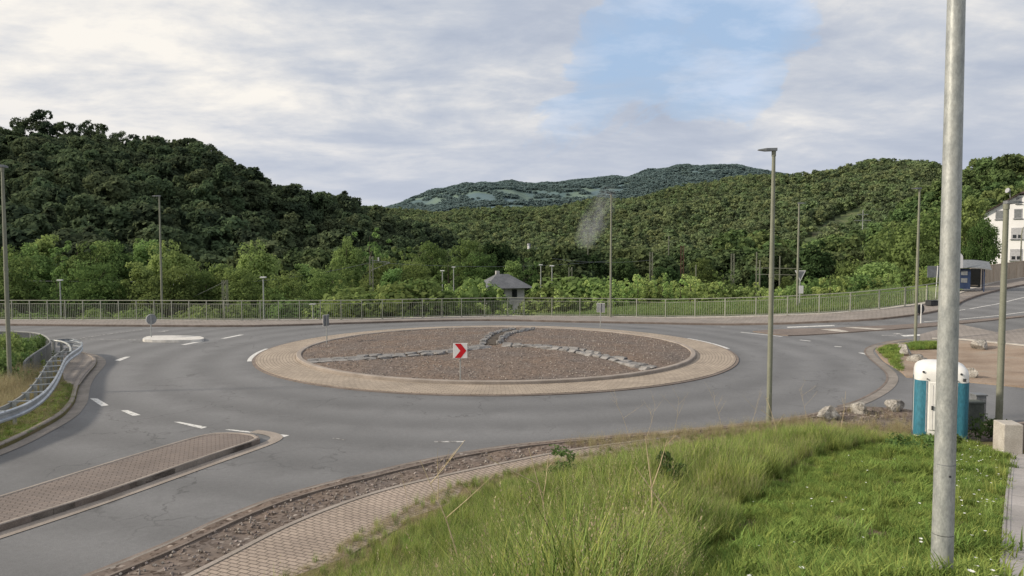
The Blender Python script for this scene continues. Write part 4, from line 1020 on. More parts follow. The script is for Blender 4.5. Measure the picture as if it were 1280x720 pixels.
def crown_data(seed, h, w, n, size, base=.2, nl=22, shape='round', gap=.0):
    r = np.random.default_rng(seed); z0, z1 = h*base, h
    lob = []
    for i in range(nl):
        t = r.uniform(0,1)
        if shape == 'round': rad = math.sin(math.pi*min(.97, .12+.80*t))**.7
        elif shape == 'cone': rad = (1-t)**.8*.95+.05
        elif shape == 'column': rad = .75*math.sin(math.pi*(.12+.8*t))**.45
        else: rad = math.sin(math.pi*(.08+.7*t))**.6
        a = r.uniform(0, 2*math.pi); q = w/2*rad*math.sqrt(r.uniform(0,1))*.78
        lr = w/2*r.uniform(.26,.46)*(.55+.45*rad)
        lob.append((q*math.cos(a), q*math.sin(a), z0+(z1-z0)*(.08+.84*t)-lr*.2, lr, r.uniform(-.2,.2)))
    if shape == 'shoots':
        lob = []
        for i in range(max(6, nl//5)):
            a = r.uniform(0, 6.28); q = w/2*math.sqrt(r.uniform(0,1))*.9; th = h*(r.uniform(.74,1.06)-.16*(2*q/w)**2); tn_ = r.uniform(-.15,.15)
            for j in range(5):
                f = (j+.6)/5; lob.append((q*math.cos(a)+r.normal()*w*.02, q*math.sin(a)+r.normal()*w*.02, th*f-.02*h, w*(.17 if nl < 60 else .125)*(1.15-f)**.6, tn_+.12*f))
        nl = len(lob)
    lob = np.array(lob)
    wgt = lob[:,3]**2; wgt /= wgt.sum(); idx = r.choice(nl, n, p=wgt)
    d = r.normal(size=(n,3)); d[:,2] += .25; d /= np.linalg.norm(d, axis=1, keepdims=True)
    # sub-clumps on each lobe surface
    ncl = 14*nl; cd = r.normal(size=(ncl,3)); cd[:,2] += .3; cd /= np.linalg.norm(cd,axis=1,keepdims=True)
    ci = r.integers(0, 14, n)+idx*14
    d = d*.45+cd[ci]; d /= np.linalg.norm(d, axis=1, keepdims=True)
    rad = lob[idx,3]*(r.uniform(.72,1.12,n)+ (r.uniform(0,1,ncl)[ci]-.5)*.35)
    pos = lob[idx,:3]+d*rad[:,None]*np.array([1,1,.82])
    clump_t = r.uniform(-.16,.16,ncl)[ci]
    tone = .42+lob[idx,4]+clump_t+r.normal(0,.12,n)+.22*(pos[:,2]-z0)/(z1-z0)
    nr = d+r.normal(size=(n,3))*.55+np.array([0,0,.35])
    return pos, nr, size*r.uniform(.6,1.25,n), np.clip(tone,0,1), lob
def trunk_mb(h, w, lob, base, r0, nlimb=8):
    b = MB(); b.path([(0,0,-.3),(w*.01,0,h*base*.6),(0,w*.01,h*.5),(0,0,h*.85)], [r0, r0*.8, r0*.5, r0*.12], 8)
    for i in range(min(nlimb, len(lob))):
        l = lob[i]; s = Vector((0,0,max(h*base*.6, min(h*.75, l[2]-w*.25)))); e = Vector(l[:3]); m_ = s.lerp(e,.5)+Vector((0,0,.1*w*.2))
        b.path([s, m_, e], [r0*.4, r0*.25, r0*.08], 5)
    return b
def tree_meshes(seed, h, w, n, size, mat, base=.2, nl=22, shape='round', r0=None):
    pos, nr, sz, tn, lob = crown_data(seed, h, w, n, size, base, nl, shape)
    r0 = r0 or h*.018
    return leaf_mesh('crown', pos, nr, sz, tn, mat), trunk_mb(h, w, lob, base, r0).mesh('trunk')
TK = {}   # kinds: unit height 10
def kind(nm, *a, **k):
    c, t = tree_meshes(*a, **k); t.materials.append(M['bark']); TK[nm] = (c, t)
kind('bright1', 1, 10, 6.5, 9500, .19, M['leaf_bright'], base=.06, nl=44, shape='round')
kind('bright2', 2, 10, 5.4, 8500, .19, M['leaf_bright'], base=.05, nl=75, shape='shoots')
kind('bright3', 12, 10, 6.0, 8500, .19, M['leaf_bright'], base=.08, nl=46, shape='column')
kind('mid1', 3, 10, 8, 9500, .21, M['leaf_mid'], base=.08, nl=48)
kind('mid2', 4, 10, 6.5, 8500, .2, M['leaf_mid'], base=.08, nl=70, shape='shoots')
kind('dark1', 5, 10, 8.5, 6500, .28, M['leaf_dark'], base=.08, nl=30)
kind('dark2', 6, 10, 5.5, 5200, .25, M['leaf_dark'], base=.04, nl=26, shape='column')
kind('lush1', 15, 10, 10, 14000, .22, M['leaf_mid'], base=.05, nl=46)
kind('lush2', 16, 10, 8, 11000, .22, M['leaf_bright'], base=.05, nl=40)
def put_tree(nm, px, pyt, d, label, wmul=1.0, name='tree', cat='tree', group='trees in the valley beyond the railing', zb=None, mindep=None):
    t = P(px, pyt, d); z0 = H(t.x, t.y) if zb is None else zb; h = t.z-z0
    c, tr = TK[nm]; rt = thing(name, label, cat, (t.x, t.y, z0), random.uniform(0,6.28), group)
    s = h/10*1.02; rt.scale = (s*wmul, s*wmul, s)
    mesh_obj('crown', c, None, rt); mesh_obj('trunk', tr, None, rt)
    return rt
GL = 'pale yellow-green trees behind the left railing'
for i, (px, py, w_, k_, lab) in enumerate([(-28,300,1,'bright3','pale green tree cut by the left edge'),(18,303,1.0,'bright1','pale green tree right of the left edge lamp pole'),(58,294,.95,'bright3','pale green tree with the high crown above the first platform lamp'),(96,296,1.0,'bright2','pale green tree between the first platform lamp and the slender lamp, left one'),(130,302,.95,'bright3','lower pale green tree in the middle of the left row'),(162,293,.9,'bright2','tall pale green tree just left of the slender lamp'),(208,297,.95,'bright1','pale green tree standing behind the slender lamp'),(40,300,.9,'bright1','pale green tree filling the gap above the first platform lamp, left side'),(78,301,.9,'bright2','pale green tree directly above the first platform lamp'),(113,299,.9,'bright1','pale green tree one third along the left row'),(147,297,.9,'bright1','pale green tree left of the two beside the slender lamp'),(186,300,.9,'bright3','pale green tree touching the slender lamp on its left'),(-5,304,.9,'bright2','pale green tree behind the left edge lamp pole')]):
    put_tree(k_, px, py, 92+(i%3)*4, lab, w_*.95, group=GL)
for px, py, d, k_, w_, lab in [(250,322,96,'mid2',.8,'loose mid-green tree right of the slender left lamp'),(228,335,86,'mid1',.8,'low bushy tree at the foot of the slender left lamp'),(318,297,95,'bright1',.85,'bright round tree above the second platform lamp'),(286,340,88,'mid1',.9,'low dark tree left of the second platform lamp'),
    (362,334,100,'mid2',1.0,'olive tree between the bright round tree and the pale poplar'),(398,336,92,'bright3',.9,'yellowish willow-like tree left of the bracket mast'),(432,292,118,'bright1',.7,'pale tree left of the tallest middle tree'),(462,280,122,'bright2',.9,'tallest pale green tree in the middle, above the bracket mast'),(505,304,125,'mid2',.9,'green tree right of the bracket mast'),
    (540,302,130,'mid1',.85,'green tree behind the pair of platform lamps'),(585,299,125,'mid1',.8,'round green tree above the left end of the slate roof'),(622,302,128,'dark1',.75,'darker round tree directly behind the slate roof'),(655,318,120,'mid2',.9,'green tree at the right end of the slate roof'),(700,330,118,'dark1',.9,'dark tree right of the platform lamps'),
    (438,345,86,'mid2',.9,'low bushy tree left of the bracket mast foot'),(345,358,82,'mid1',.9,'bushy tree behind the second platform lamp'),
    (738,318,150,'dark1',.8,'dark tree left of the lamp in front of the smoke'),(780,322,150,'dark1',.9,'dark tree right of the lamp in front of the smoke'),(832,333,120,'dark1',.9,'dark round tree below the grey lattice mast'),(878,322,135,'mid1',.8,'green tree behind the rust-brown mast'),(905,335,120,'mid2',.8,'green tree between the masts left of the near lamp'),(950,340,140,'dark1',.8,'dark tree behind the cross beam'),
    (1021,296,120,'dark2',1.0,'dark tall conifer-like tree right of the lamp with the triangular sign'),(1060,325,110,'mid1',.9,'green tree right of the dark conifer-like tree'),(1095,305,105,'mid2',1.0,'green tree left of the dirt plot lamp'),(985,345,110,'mid1',.7,'green bush tree left of the dark conifer-like tree')]:
    put_tree(k_, px, py, d, lab, w_)
fillers = [(236,332,92),(258,338,88),(276,330,97),(300,334,86),(345,326,100),(358,342,84),(380,330,96),(408,338,88),(424,326,104),(478,322,104),(492,336,92),(520,326,106),(560,318,116),(604,316,120),(640,326,116),(14,322,84),(70,330,84),(118,326,84),(172,328,84),(212,334,84)]
for i, (px, py, d) in enumerate(fillers):
    put_tree(['mid2','mid1','bright3','mid1'][i % 4], px, py, d, 'bushy mid-green tree filling in the lower tree band behind the long railing', .95, group='bushy trees in the lower band behind the railing')
for px, py, d, k_, w_, lab in [(1130,282,82,'lush1',.85,'broad green tree behind the dirt plot lamp'),(1172,262,86,'lush1',.8,'large green tree hidden partly by the near pole'),(1212,246,80,'lush2',.78,'bright leafy tree between the near pole and the white house'),(1228,275,76,'lush1',.62,'darker leafy tree in front of the left corner of the white house'),(1105,328,74,'lush2',1.1,'bushy tree above the railing left of the dirt plot lamp'),(1158,318,70,'lush1',1.0,'leafy bush tree behind the square sign back')]:
    put_tree(k_, px, py, d, lab, w_, group='large trees by the bus shelter')
for px, py, d in [(1236,331,82),(1252,331,86),(1270,330,88),(1290,328,88)]:
    put_tree('lush1', px, py, d, ['low dark shrub left in the hedge under the white house','dark shrub behind the stout lamp under the white house','dark shrub under the house windows','dark hedge shrub at the right edge'][[1236,1252,1270,1290].index(px)], 1.3, 'shrub', 'shrub', 'hedge shrubs under the white house')
# shrubs on the embankment behind the railing
kind('shrub1', 31, 10, 8, 9500, .22, M['leaf_shrub'], base=.02, nl=90, shape='shoots')
kind('shrub2', 32, 10, 7, 8500, .22, M['leaf_shrub'], base=.02, nl=70, shape='shoots')
kind('shrub3', 33, 10, 10, 3600, .42, M['leaf_mid'], base=.02, nl=30, shape='bush')
xs = 425; shr = []
while xs < 1200:
    top = np.interp(xs, [425,470,520,560,606,612,652,658,680,720,760,800,850,880,930,980,1040,1100,1160,1200], [362,356,350,346,352,388,388,364,360,344,340,344,336,338,352,352,346,342,332,328])
    shr.append((xs, top+random.uniform(-5,6), random.uniform(61,69))); xs += random.uniform(8,13)
for xs, top in ((20,385),(60,388),(110,384),(150,388),(180,383),(240,380),(270,388),(310,376),(350,384),(380,372),(405,378)): shr.append((xs, top, 68))
for px, py, d in shr:
    k_ = random.choice(['shrub1','shrub2','shrub1','shrub3']) if px > 420 and random.random() < .85 else 'shrub3'
    put_tree(k_, px, py, d, 'leafy green shrub on the slope right behind the long railing', random.uniform(.8,1.15), 'shrub', 'shrub', 'shrubs on the slope behind the railing', zb=H(P(px,py,d).x, d)-.3)
# bushes below the curved railing, left edge
for i, (px, py, d, s_) in enumerate([(-10,424,27,1),(12,421,29.5,1),(28,428,30.5,1),(4,444,25.5,1),(26,446,28,.8),(48,424,33,.8)]):
    put_tree('lush2', px, py-5, d, 'leafy bush growing below the curved dark railing at the left edge', .62*s_, 'shrub', 'shrub', 'bushes below the curved railing', zb=-3.2)

# ---- scattering (stuff) via geometry nodes
def scatter(name, pts, rot, scl, idx, variants, ground=None):
    coll = bpy.data.collections.new(name+'_sources')
    for v in variants: coll.objects.link(v)
    me = bpy.data.meshes.new(name); me.vertices.add(len(pts)); me.vertices.foreach_set('co', np.asarray(pts, dtype=np.float32).ravel())
    for nm, tp, arr in (('rot','FLOAT_VECTOR',rot),('scl','FLOAT_VECTOR',scl)):
        a = me.attributes.new(nm, tp, 'POINT'); a.data.foreach_set('vector', np.asarray(arr, dtype=np.float32).ravel())
    a = me.attributes.new('idx', 'INT', 'POINT'); a.data.foreach_set('value', np.asarray(idx, dtype=np.int32))
    o = bpy.data.objects.new(name, me); COL.objects.link(o)
    ng = bpy.data.node_groups.new(name, 'GeometryNodeTree'); ng.interface.new_socket('Geometry', in_out='INPUT', socket_type='NodeSocketGeometry'); ng.interface.new_socket('Geometry', in_out='OUTPUT', socket_type='NodeSocketGeometry')
    gi = ng.nodes.new('NodeGroupInput'); go = ng.nodes.new('NodeGroupOutput'); ip_ = ng.nodes.new('GeometryNodeInstanceOnPoints'); ci = ng.nodes.new('GeometryNodeCollectionInfo')
    ci.inputs['Collection'].default_value = coll; ci.inputs['Separate Children'].default_value = True; ci.inputs['Reset Children'].default_value = True
    def at(nm, dt):
        n = ng.nodes.new('GeometryNodeInputNamedAttribute'); n.data_type = dt; n.inputs['Name'].default_value = nm; return [q for q in n.outputs if q.enabled and q.name == 'Attribute'][0]
    L = ng.links.new
    L(gi.outputs[0], ip_.inputs['Points']); L(ci.outputs[0], ip_.inputs['Instance']); ip_.inputs['Pick Instance'].default_value = True
    L(at('idx','INT'), ip_.inputs['Instance Index']); 
    e = ng.nodes.new('FunctionNodeEulerToRotation'); L(at('rot','FLOAT_VECTOR'), e.inputs[0]); L(e.outputs[0], ip_.inputs['Rotation'])
    L(at('scl','FLOAT_VECTOR'), ip_.inputs['Scale']); L(ip_.outputs[0], go.inputs[0])
    md = o.modifiers.new('scatter', 'NODES'); md.node_group = ng
    return o
def src(name, me): return bpy.data.objects.new(name, me)
def src_tree(seed, h, w, n, size, mat, shape='round', base=.1, nl=18):
    pos, nr, sz, tn, lob = crown_data(seed, h, w, n, size, base, nl, shape)
    return src('forest_source', leaf_mesh('crown', pos, nr, sz, tn, mat))
def tree_scatter(name, pts, hs, variants, wj=(.85,1.2)):
    n = len(pts); rot = np.zeros((n,3)); rot[:,2] = rng.uniform(0,6.28,n); rot[:,0] = rng.normal(0,.04,n)
    s = np.asarray(hs)/10; w_ = s*rng.uniform(wj[0],wj[1],n); scl = np.stack([w_,w_,s],1)
    o = scatter(name, pts, rot, scl, rng.integers(0,len(variants),n), variants)
    o['kind'] = 'stuff'; return o

# ---- hills: lofted between a foot distance and a ridge line
def hill(name, prof, foot_z, mat, n_u=80, n_v=24, curve=1.0, rough=6, mask=None, mat2=None):
    """prof: (px, ridge py, foot distance, ridge distance) -> surface function and mesh"""
    A = np.array(prof, float)
    def ev(u, v):
        px = u; py = np.interp(px, A[:,0], A[:,1]); d0 = np.interp(px, A[:,0], A[:,2]); d1 = np.interp(px, A[:,0], A[:,3])
        top = P(px, py, d1)
        if v <= 1:
            d = d0+(d1-d0)*v; s = v**curve; z = foot_z+(top.z-foot_z)*(math.sin(s*math.pi/2)**1.15)
        else: d = d1+(d1-d0)*(v-1); z = top.z-(top.z-foot_z)*(v-1)**1.6*.8
        x = (px-640)/900*d/1.0
        k = min(1, v*3)*min(1, abs(1-v)*4+.25)
        z += rough*k*noise.noise(Vector((x*.012, d*.012, 2)))+rough*1.2*k*noise.noise(Vector((x*.004+d*.002, 7.3, 1)))
        return Vector((x, d, z))
    us = np.linspace(A[0,0], A[-1,0], n_u); vv = list(np.linspace(0,1,n_v))+[1.15,1.35,1.6]
    vs = [ev(u, v) for u in us for v in vv]; k = len(vv)
    fs = [(i*k+j, (i+1)*k+j, (i+1)*k+j+1, i*k+j+1) for i in range(n_u-1) for j in range(k-1)]
    me = bpy.data.meshes.new(name); me.from_pydata(vs, [], fs); me.polygons.foreach_set('use_smooth', [True]*len(fs))
    mi = [0]*len(fs)
    if mask:
        mi = [1 if mask(*proj(sum((Vector(vs[q]) for q in f), Vector())/4)) else 0 for f in fs]
        me.polygons.foreach_set('material_index', mi)
    o = mesh_obj(name, me, [mat, mat2] if mat2 else mat); o['kind'] = 'structure'
    return ev, A
def populate(ev, A, spacing, px0, px1, vmax=1.12, mask=None, vmin=0.0):
    pts = []
    u = px0
    d_avg = None
    v = vmin
    A_ = A
    while v < vmax:
        u = px0
        dm = np.interp((px0+px1)/2, A_[:,0], A_[:,2]); dM = np.interp((px0+px1)/2, A_[:,0], A_[:,3])
        while u < px1:
            vv = v+rng.uniform(-.5,.5)*spacing/(dM-dm); p = ev(u+rng.uniform(-.5,.5)*spacing*900/max(50, dm), max(0,vv))
            d = p.y; q = proj(p)
            if not (mask and mask(*q)): pts.append((p.x, p.y, p.z-1.0))
            u += spacing*900/d
        v += spacing/(dM-dm)
    return np.array(pts)
# left hill
LH = [(-420,140,110,300),(-200,165,120,320),(-60,195,130,330),(0,212,135,335),(50,206,135,340),(110,206,140,340),(160,212,145,345),(200,213,150,350),(245,209,155,350),(275,217,160,355),(300,240,165,360),(330,257,170,365),(365,271,180,370),(400,284,190,380),(435,289,200,390),(465,300,215,400),(495,316,230,410),(525,322,245,420),(560,330,260,430)]
ev, A = hill('hillside', LH, -8, M['hill_ground'], rough=8)
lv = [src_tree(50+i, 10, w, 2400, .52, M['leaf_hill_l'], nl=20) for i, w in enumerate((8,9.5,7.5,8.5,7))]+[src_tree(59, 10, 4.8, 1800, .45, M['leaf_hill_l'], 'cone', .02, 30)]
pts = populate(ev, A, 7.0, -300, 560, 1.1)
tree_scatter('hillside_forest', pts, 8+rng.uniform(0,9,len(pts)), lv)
# individual ridge trees standing out against the sky
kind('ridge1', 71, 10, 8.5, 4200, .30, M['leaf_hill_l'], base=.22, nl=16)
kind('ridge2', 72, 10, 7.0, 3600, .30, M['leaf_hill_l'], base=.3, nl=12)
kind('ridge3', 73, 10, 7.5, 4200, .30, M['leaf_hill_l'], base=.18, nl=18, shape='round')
kind('fir', 74, 10, 4.0, 3000, .28, M['leaf_dark'], base=.02, nl=40, shape='cone')
for px, py, k_, w_, hpx, lab in [(22,150,'ridge2',1,48,'open-crowned ridge tree at the far left'),(38,142,'ridge1',.9,55,'tall open-crowned ridge tree at the left'),(56,137,'ridge2',.8,60,'tallest thin tree on the left ridge'),(82,152,'ridge2',1,44,'ridge tree right of the tallest one'),(104,150,'ridge1',.9,46,'broad ridge tree above the pale tree row'),(122,153,'ridge2',.9,42,'slim ridge tree left of the notch'),(150,163,'ridge1',.8,38,'ridge tree between the notch and the slender lamp'),(168,167,'ridge2',.9,34,'small ridge tree left of the slender lamp'),(188,169,'ridge3',1,38,'round ridge tree above the slender lamp'),(220,174,'ridge3',1.1,36,'round ridge tree right of the slender lamp'),(238,172,'ridge3',1.2,40,'broad dark tree on the hill shoulder'),(262,180,'ridge3',1.1,38,'dark tree at the right end of the hill shoulder'),(313,211,'fir',1.0,34,'pointed fir on the descending left ridge'),(332,222,'ridge1',.8,30,'small tree right of the pointed fir'),(369,229,'ridge3',1.05,34,'lone round tree standing up from the descending ridge'),(428,238,'ridge2',1,28,'small tree near the low end of the left ridge'),(400,243,'ridge3',1,28,'rounded tree on the low left ridge'),(448,252,'ridge1',1,26,'last tree at the low end of the left ridge'),(0,158,'ridge1',1.1,40,'ridge tree cut by the left edge of the photo')]:
    d = float(np.interp(px, A[:,0], A[:,3])); t = P(px, py, d); b_ = P(px, py+hpx, d); c, tr = TK[k_]
    rt = thing('tree', lab, 'tree', (t.x, t.y, b_.z), random.uniform(0,6), 'trees standing out on the left ridge'); s = (t.z-b_.z)/10; rt.scale = (s*w_*1.05, s*w_*1.05, s); mesh_obj('crown', c, None, rt); mesh_obj('trunk', tr, None, rt)
# right big hill
clear_poly = [(980,340),(996,306),(1026,283),(1058,264),(1078,256),(1084,262),(1072,276),(1050,287),(1026,300),(1004,325),(990,345)]
cm = lambda x, y: inside(x, y, clear_poly)
RH = [(380,268,560,1500),(470,268,560,1400),(530,272,560,1300),(600,270,560,1250),(700,267,540,1200),(760,262,520,1180),(800,259,500,1150),(850,249,480,1120),(900,244,460,1100),(1000,237,420,1050),(1100,227,400,1000),(1160,222,400,1000),(1195,238,400,1000),(1215,244,400,1000),(1250,238,420,1000),(1300,228,420,1000),(1500,222,420,1000)]
ev2, A2 = hill('hillside', RH, -8, M['hill_ground'], n_u=160, n_v=50, rough=11, mask=cm, mat2=M['clearing'])
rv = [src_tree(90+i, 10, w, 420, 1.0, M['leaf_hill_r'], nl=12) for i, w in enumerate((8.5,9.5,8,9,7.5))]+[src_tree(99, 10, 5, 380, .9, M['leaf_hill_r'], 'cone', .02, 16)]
pts = populate(ev2, A2, 7.0, 430, 1330, 1.06, mask=lambda x, y: cm(x, y) or cm(x, y-6))
hs_ = 7+rng.uniform(0,7,len(pts))
print('right hill', len(pts))
tree_scatter('hillside_forest', pts, hs_, rv, (.95,1.35))
# near right wooded hill
NH = [(900,345,170,260),(960,340,170,280),(1000,350,170,300),(1030,342,165,310),(1060,330,160,320),(1100,308,155,330),(1140,284,150,340),(1180,256,150,340),(1215,240,150,340),(1250,225,150,340),(1300,222,150,340),(1420,214,150,340)]
ev3, A3 = hill('hillside', NH, -8, M['hill_ground'], rough=7)
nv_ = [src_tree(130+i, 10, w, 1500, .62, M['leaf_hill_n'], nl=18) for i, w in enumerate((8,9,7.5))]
pts = populate(ev3, A3, 7.2, 930, 1400, 1.1); tree_scatter('hillside_forest', pts, 8+rng.uniform(0,6,len(pts)), nv_)
# valley wood
vw = []
for _ in range(1500):
    px = rng.uniform(-100, 1150); d = rng.uniform(150, 520); p = P(px, 314, d)
    if 1<0: continue
    vw.append((p.x, p.y, -7.0))
vw = np.array(vw); hs_ = 7+rng.uniform(0,7,len(vw))
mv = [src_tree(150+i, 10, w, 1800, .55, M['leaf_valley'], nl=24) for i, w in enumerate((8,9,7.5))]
tree_scatter('valley_wood', vw, hs_, mv)
# far hill
FH = [(380,300,2400,3600),(440,275,2400,3600),(480,262,2400,3600),(520,250,2400,3600),(560,240,2400,3600),(600,231,2400,3600),(640,229,2400,3600),(670,234,2400,3600),(700,231,2400,3600),(740,228,2400,3600),(780,226,2400,3600),(810,218,2400,3600),(850,212,2400,3600),(890,210,2400,3600),(920,211,2400,3600),(980,222,2400,3600),(1080,240,2400,3600)]
clr = [[(505,252),(560,240),(575,246),(530,262)],[(590,236),(650,237),(700,240),(690,252),(600,254),(580,246)],[(700,236),(760,234),(790,228),(770,246),(700,250)],[(840,216),(900,211),(905,214),(850,220)]]
fm = lambda x, y: any(inside(x, y, c_) for c_ in clr) and noise.noise(Vector((x*.06,y*.25,0))) > -.12
ev4, A4 = hill('far_hillside', FH, 60, M['far_ground'], n_u=200, n_v=40, rough=14)
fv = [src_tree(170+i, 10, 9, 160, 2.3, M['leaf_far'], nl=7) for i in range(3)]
pts = populate(ev4, A4, 12, 440, 1000, 1.03, mask=fm, vmin=.3); print('far hill', len(pts))
tree_scatter('far_forest', pts, 9+rng.uniform(0,2.5,len(pts)), fv, (1.9,2.5))

# ---- grass on the bank
def blades(name, n, h, spread, width, lean, mat, seeds=0, seedmat=None, flat=0.0):
    vs = []; fs = []; tn = []; mi = []
    for i in range(n):
        a = random.uniform(0,6.28); r = spread*math.sqrt(random.random()); x, y = r*math.cos(a), r*math.sin(a)
        hh = h*random.uniform(.45,1.1); la = random.uniform(0,6.28); l = hh*lean*random.uniform(.3,1.3); w = width*random.uniform(.6,1.3)
        dx, dy = math.cos(la), math.sin(la); sx, sy = -dy*w/2, dx*w/2; b = len(vs); t0 = random.uniform(.15,.85)
        for k, f in enumerate((0,.4,.75,1)):
            q = l*f*f; z = hh*(f-.25*lean*f*f); ww = (1,.85,.5,.06)[k]
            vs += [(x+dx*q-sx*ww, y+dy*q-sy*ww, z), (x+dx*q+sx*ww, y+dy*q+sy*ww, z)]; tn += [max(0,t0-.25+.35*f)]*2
        for k in range(3): fs.append((b+2*k,b+2*k+1,b+2*k+3,b+2*k+2)); mi.append(0)
        if i < seeds:
            c = Vector((x+dx*l, y+dy*l, hh*(1-.25*lean)))
            for k in range(9):
                p = c+Vector((random.uniform(-.012,.012),random.uniform(-.012,.012),-.0+k*.013)); u = Vector((random.uniform(-1,1),random.uniform(-1,1),1.4)).normalized()*.011; v = Vector((random.uniform(-1,1),random.uniform(-1,1),.3)).normalized()*.0022
                b = len(vs); vs += [tuple(p-v),tuple(p+v),tuple(p+v+u),tuple(p-v+u)]; tn += [random.uniform(.3,.9)]*4; fs.append((b,b+1,b+2,b+3)); mi.append(1 if seedmat else 0)
    me = bpy.data.meshes.new(name); me.from_pydata(vs, [], fs); at = me.attributes.new('tone','FLOAT','POINT'); at.data.foreach_set('value', tn)
    me.materials.append(mat)
    if seedmat: me.materials.append(seedmat); me.polygons.foreach_set('material_index', mi)
    return src(name, me)
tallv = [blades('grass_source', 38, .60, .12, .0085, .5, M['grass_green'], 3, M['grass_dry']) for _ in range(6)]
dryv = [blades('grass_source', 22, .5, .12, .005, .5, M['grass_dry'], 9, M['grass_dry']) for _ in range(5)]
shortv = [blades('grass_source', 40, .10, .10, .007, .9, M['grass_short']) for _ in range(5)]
tpts, tS, dpts, dS, spts, sS, fpts = [], [], [], [], [], [], []
for _ in range(80000):
    x = rng.uniform(-7, 15.5); y = rng.uniform(2.4, 21.0)
    dt = toe_in(x, y)
    b_ = bank(x, y)
    if b_ is None: continue
    px, py = proj((x, y, b_))
    if px < -80 or px > 1380 or py > 860: continue
    # slab footpath area
    lx = np.interp(y, [p.y for p in sp], [p.x for p in sp]) if sp[0].y < sp[-1].y else 99
    if x > lx-.08: continue
    # zone: the mown patch at the right
    edge = np.interp(py, [500,545,575,620,680,720,860], [1300,1150,1010,930,905,850,800])
    nz = noise.noise(Vector((x*.9, y*.9, 4))); nz2 = noise.noise(Vector((x*.35, y*.35, 9)))
    near = math.hypot(x, y)
    keep = 1.0 if near > 5 else .8
    if px > edge+40*nz:
        if rng.random() < .8 and noise.noise(Vector((x*1.7,y*1.7,12)))+.5*noise.noise(Vector((x*5,y*5,2))) > -.30: spts.append((x,y,b_)); sS.append(rng.uniform(.6,1.5)*(1.0 if nz < .25 else 1.8))
        if px > 1195 and rng.random() < .045+.1*max(0,nz2): fpts.append((x,y,b_))
        elif rng.random() < .004: fpts.append((x,y,b_))
        if rng.random() < .015: tpts.append((x,y,b_)); tS.append(rng.uniform(.35,.7))
    else:
        pd = (.85 if dt < .9 else .32 if dt < 1.8 else .14)+.3*max(0,nz)
        if py < 560 and px > 780: pd = max(pd, .3) if dt < 1.5 else pd
        if rng.random() < .78:
            if rng.random() < pd: dpts.append((x,y,b_)); dS.append(rng.uniform(.5,.95)*(.22+.78*sstep(.2,4.0,dt)))
            else: tpts.append((x,y,b_)); tS.append(rng.uniform(.65,1.25)*(1+.5*nz2+.35*nz)*(.32+.68*sstep(.2,4.0,dt))*(.65+.35*sstep(-10,110,edge+40*nz-px)))
def gs(name, pts, s, variants, label):
    n = len(pts); s = np.array(s); rot = np.zeros((n,3)); rot[:,2] = rng.uniform(0,6.28,n); rot[:,0] = rng.normal(0,.1,n); rot[:,1] = rng.normal(.05,.1,n)
    scl = np.stack([np.maximum(s,.45),np.maximum(s,.45),s],1)
    o = scatter(name, np.array(pts), rot, scl, rng.integers(0,len(variants),n), variants); o['kind'] = 'stuff'; print(name, n); return o
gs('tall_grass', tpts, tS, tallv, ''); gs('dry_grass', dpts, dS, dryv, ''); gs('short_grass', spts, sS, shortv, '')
# roadside dry grass: verges at left and plot corner
vp, vs_, = [], []
def fill(poly_px, n, s0, s1, z=.1, out=None, so=None):
    ps = [GF(px, py, z) for px, py in poly_px]; pl_ = [(p.x,p.y) for p in ps]; x0, x1 = min(p[0] for p in pl_), max(p[0] for p in pl_); y0, y1 = min(p[1] for p in pl_), max(p[1] for p in pl_); c = 0
    while c < n:
        x, y = rng.uniform(x0,x1), rng.uniform(y0,y1)
        if inside(x, y, pl_): out.append((x,y,z)); so.append(rng.uniform(s0,s1)); c += 1
fill([(-20,566),(0,528),(60,500),(80,478),(92,484),(92,500),(80,514),(40,538)], 500, .15, .4, .1, vp, vs_)
fill([(-20,560),(-20,498),(10,490),(30,478),(50,468),(58,480),(40,505),(0,530)], 900, .6, 1.1, .1, vp, vs_)
fill([(-20,500),(0,480),(20,470),(34,468),(30,490),(0,505)], 500, .9, 1.5, .1, vp, vs_)
gs('dry_grass', vp, vs_, dryv, '')
vp, vs_ = [], []
fill([(-20,566),(0,528),(60,500),(80,478),(92,484),(92,500),(80,514),(40,538)], 800, .5, 1.1, .1, vp, vs_)
fill([(1098,438),(1112,432),(1140,431),(1150,436),(1125,440),(1125,456),(1130,468),(1118,458)], 300, 1.0, 2.2, .08, vp, vs_)
fill([(1142,436),(1175,436),(1178,430),(1140,430)], 300, 1.2, 3.0, .1, vp, vs_)
gs('short_grass', vp, vs_, shortv, '')
vp, vs_ = [], []
fill([(700,556),(800,546),(952,531),(1010,525),(1030,532),(1000,540),(860,552),(760,566)], 900, .2, .6, .06, vp, vs_)
fill([(1030,532),(1145,532),(1145,545),(1000,540)], 260, .25, .6, .06, vp, vs_)
fill([(1010,525),(1060,512),(1130,515),(1145,530),(1030,532)], 60, .3, .6, .06, vp, vs_)
gs('dry_grass', vp, vs_, dryv, '')
# meadow strip behind the right railing
vp, vs_ = [], []
while len(vp) < 9000:
    x = rng.uniform(2, 33); y = fence_y(x)+rng.uniform(.8, 11); vp.append((x, y, H(x,y)-.1)); vs_.append(rng.uniform(.7,1.3))
meadv = [blades('grass_source', 26, .5, .25, .03, .5, M['meadow_grass']) for _ in range(4)]
gs('meadow_grass', vp, vs_, meadv, '')
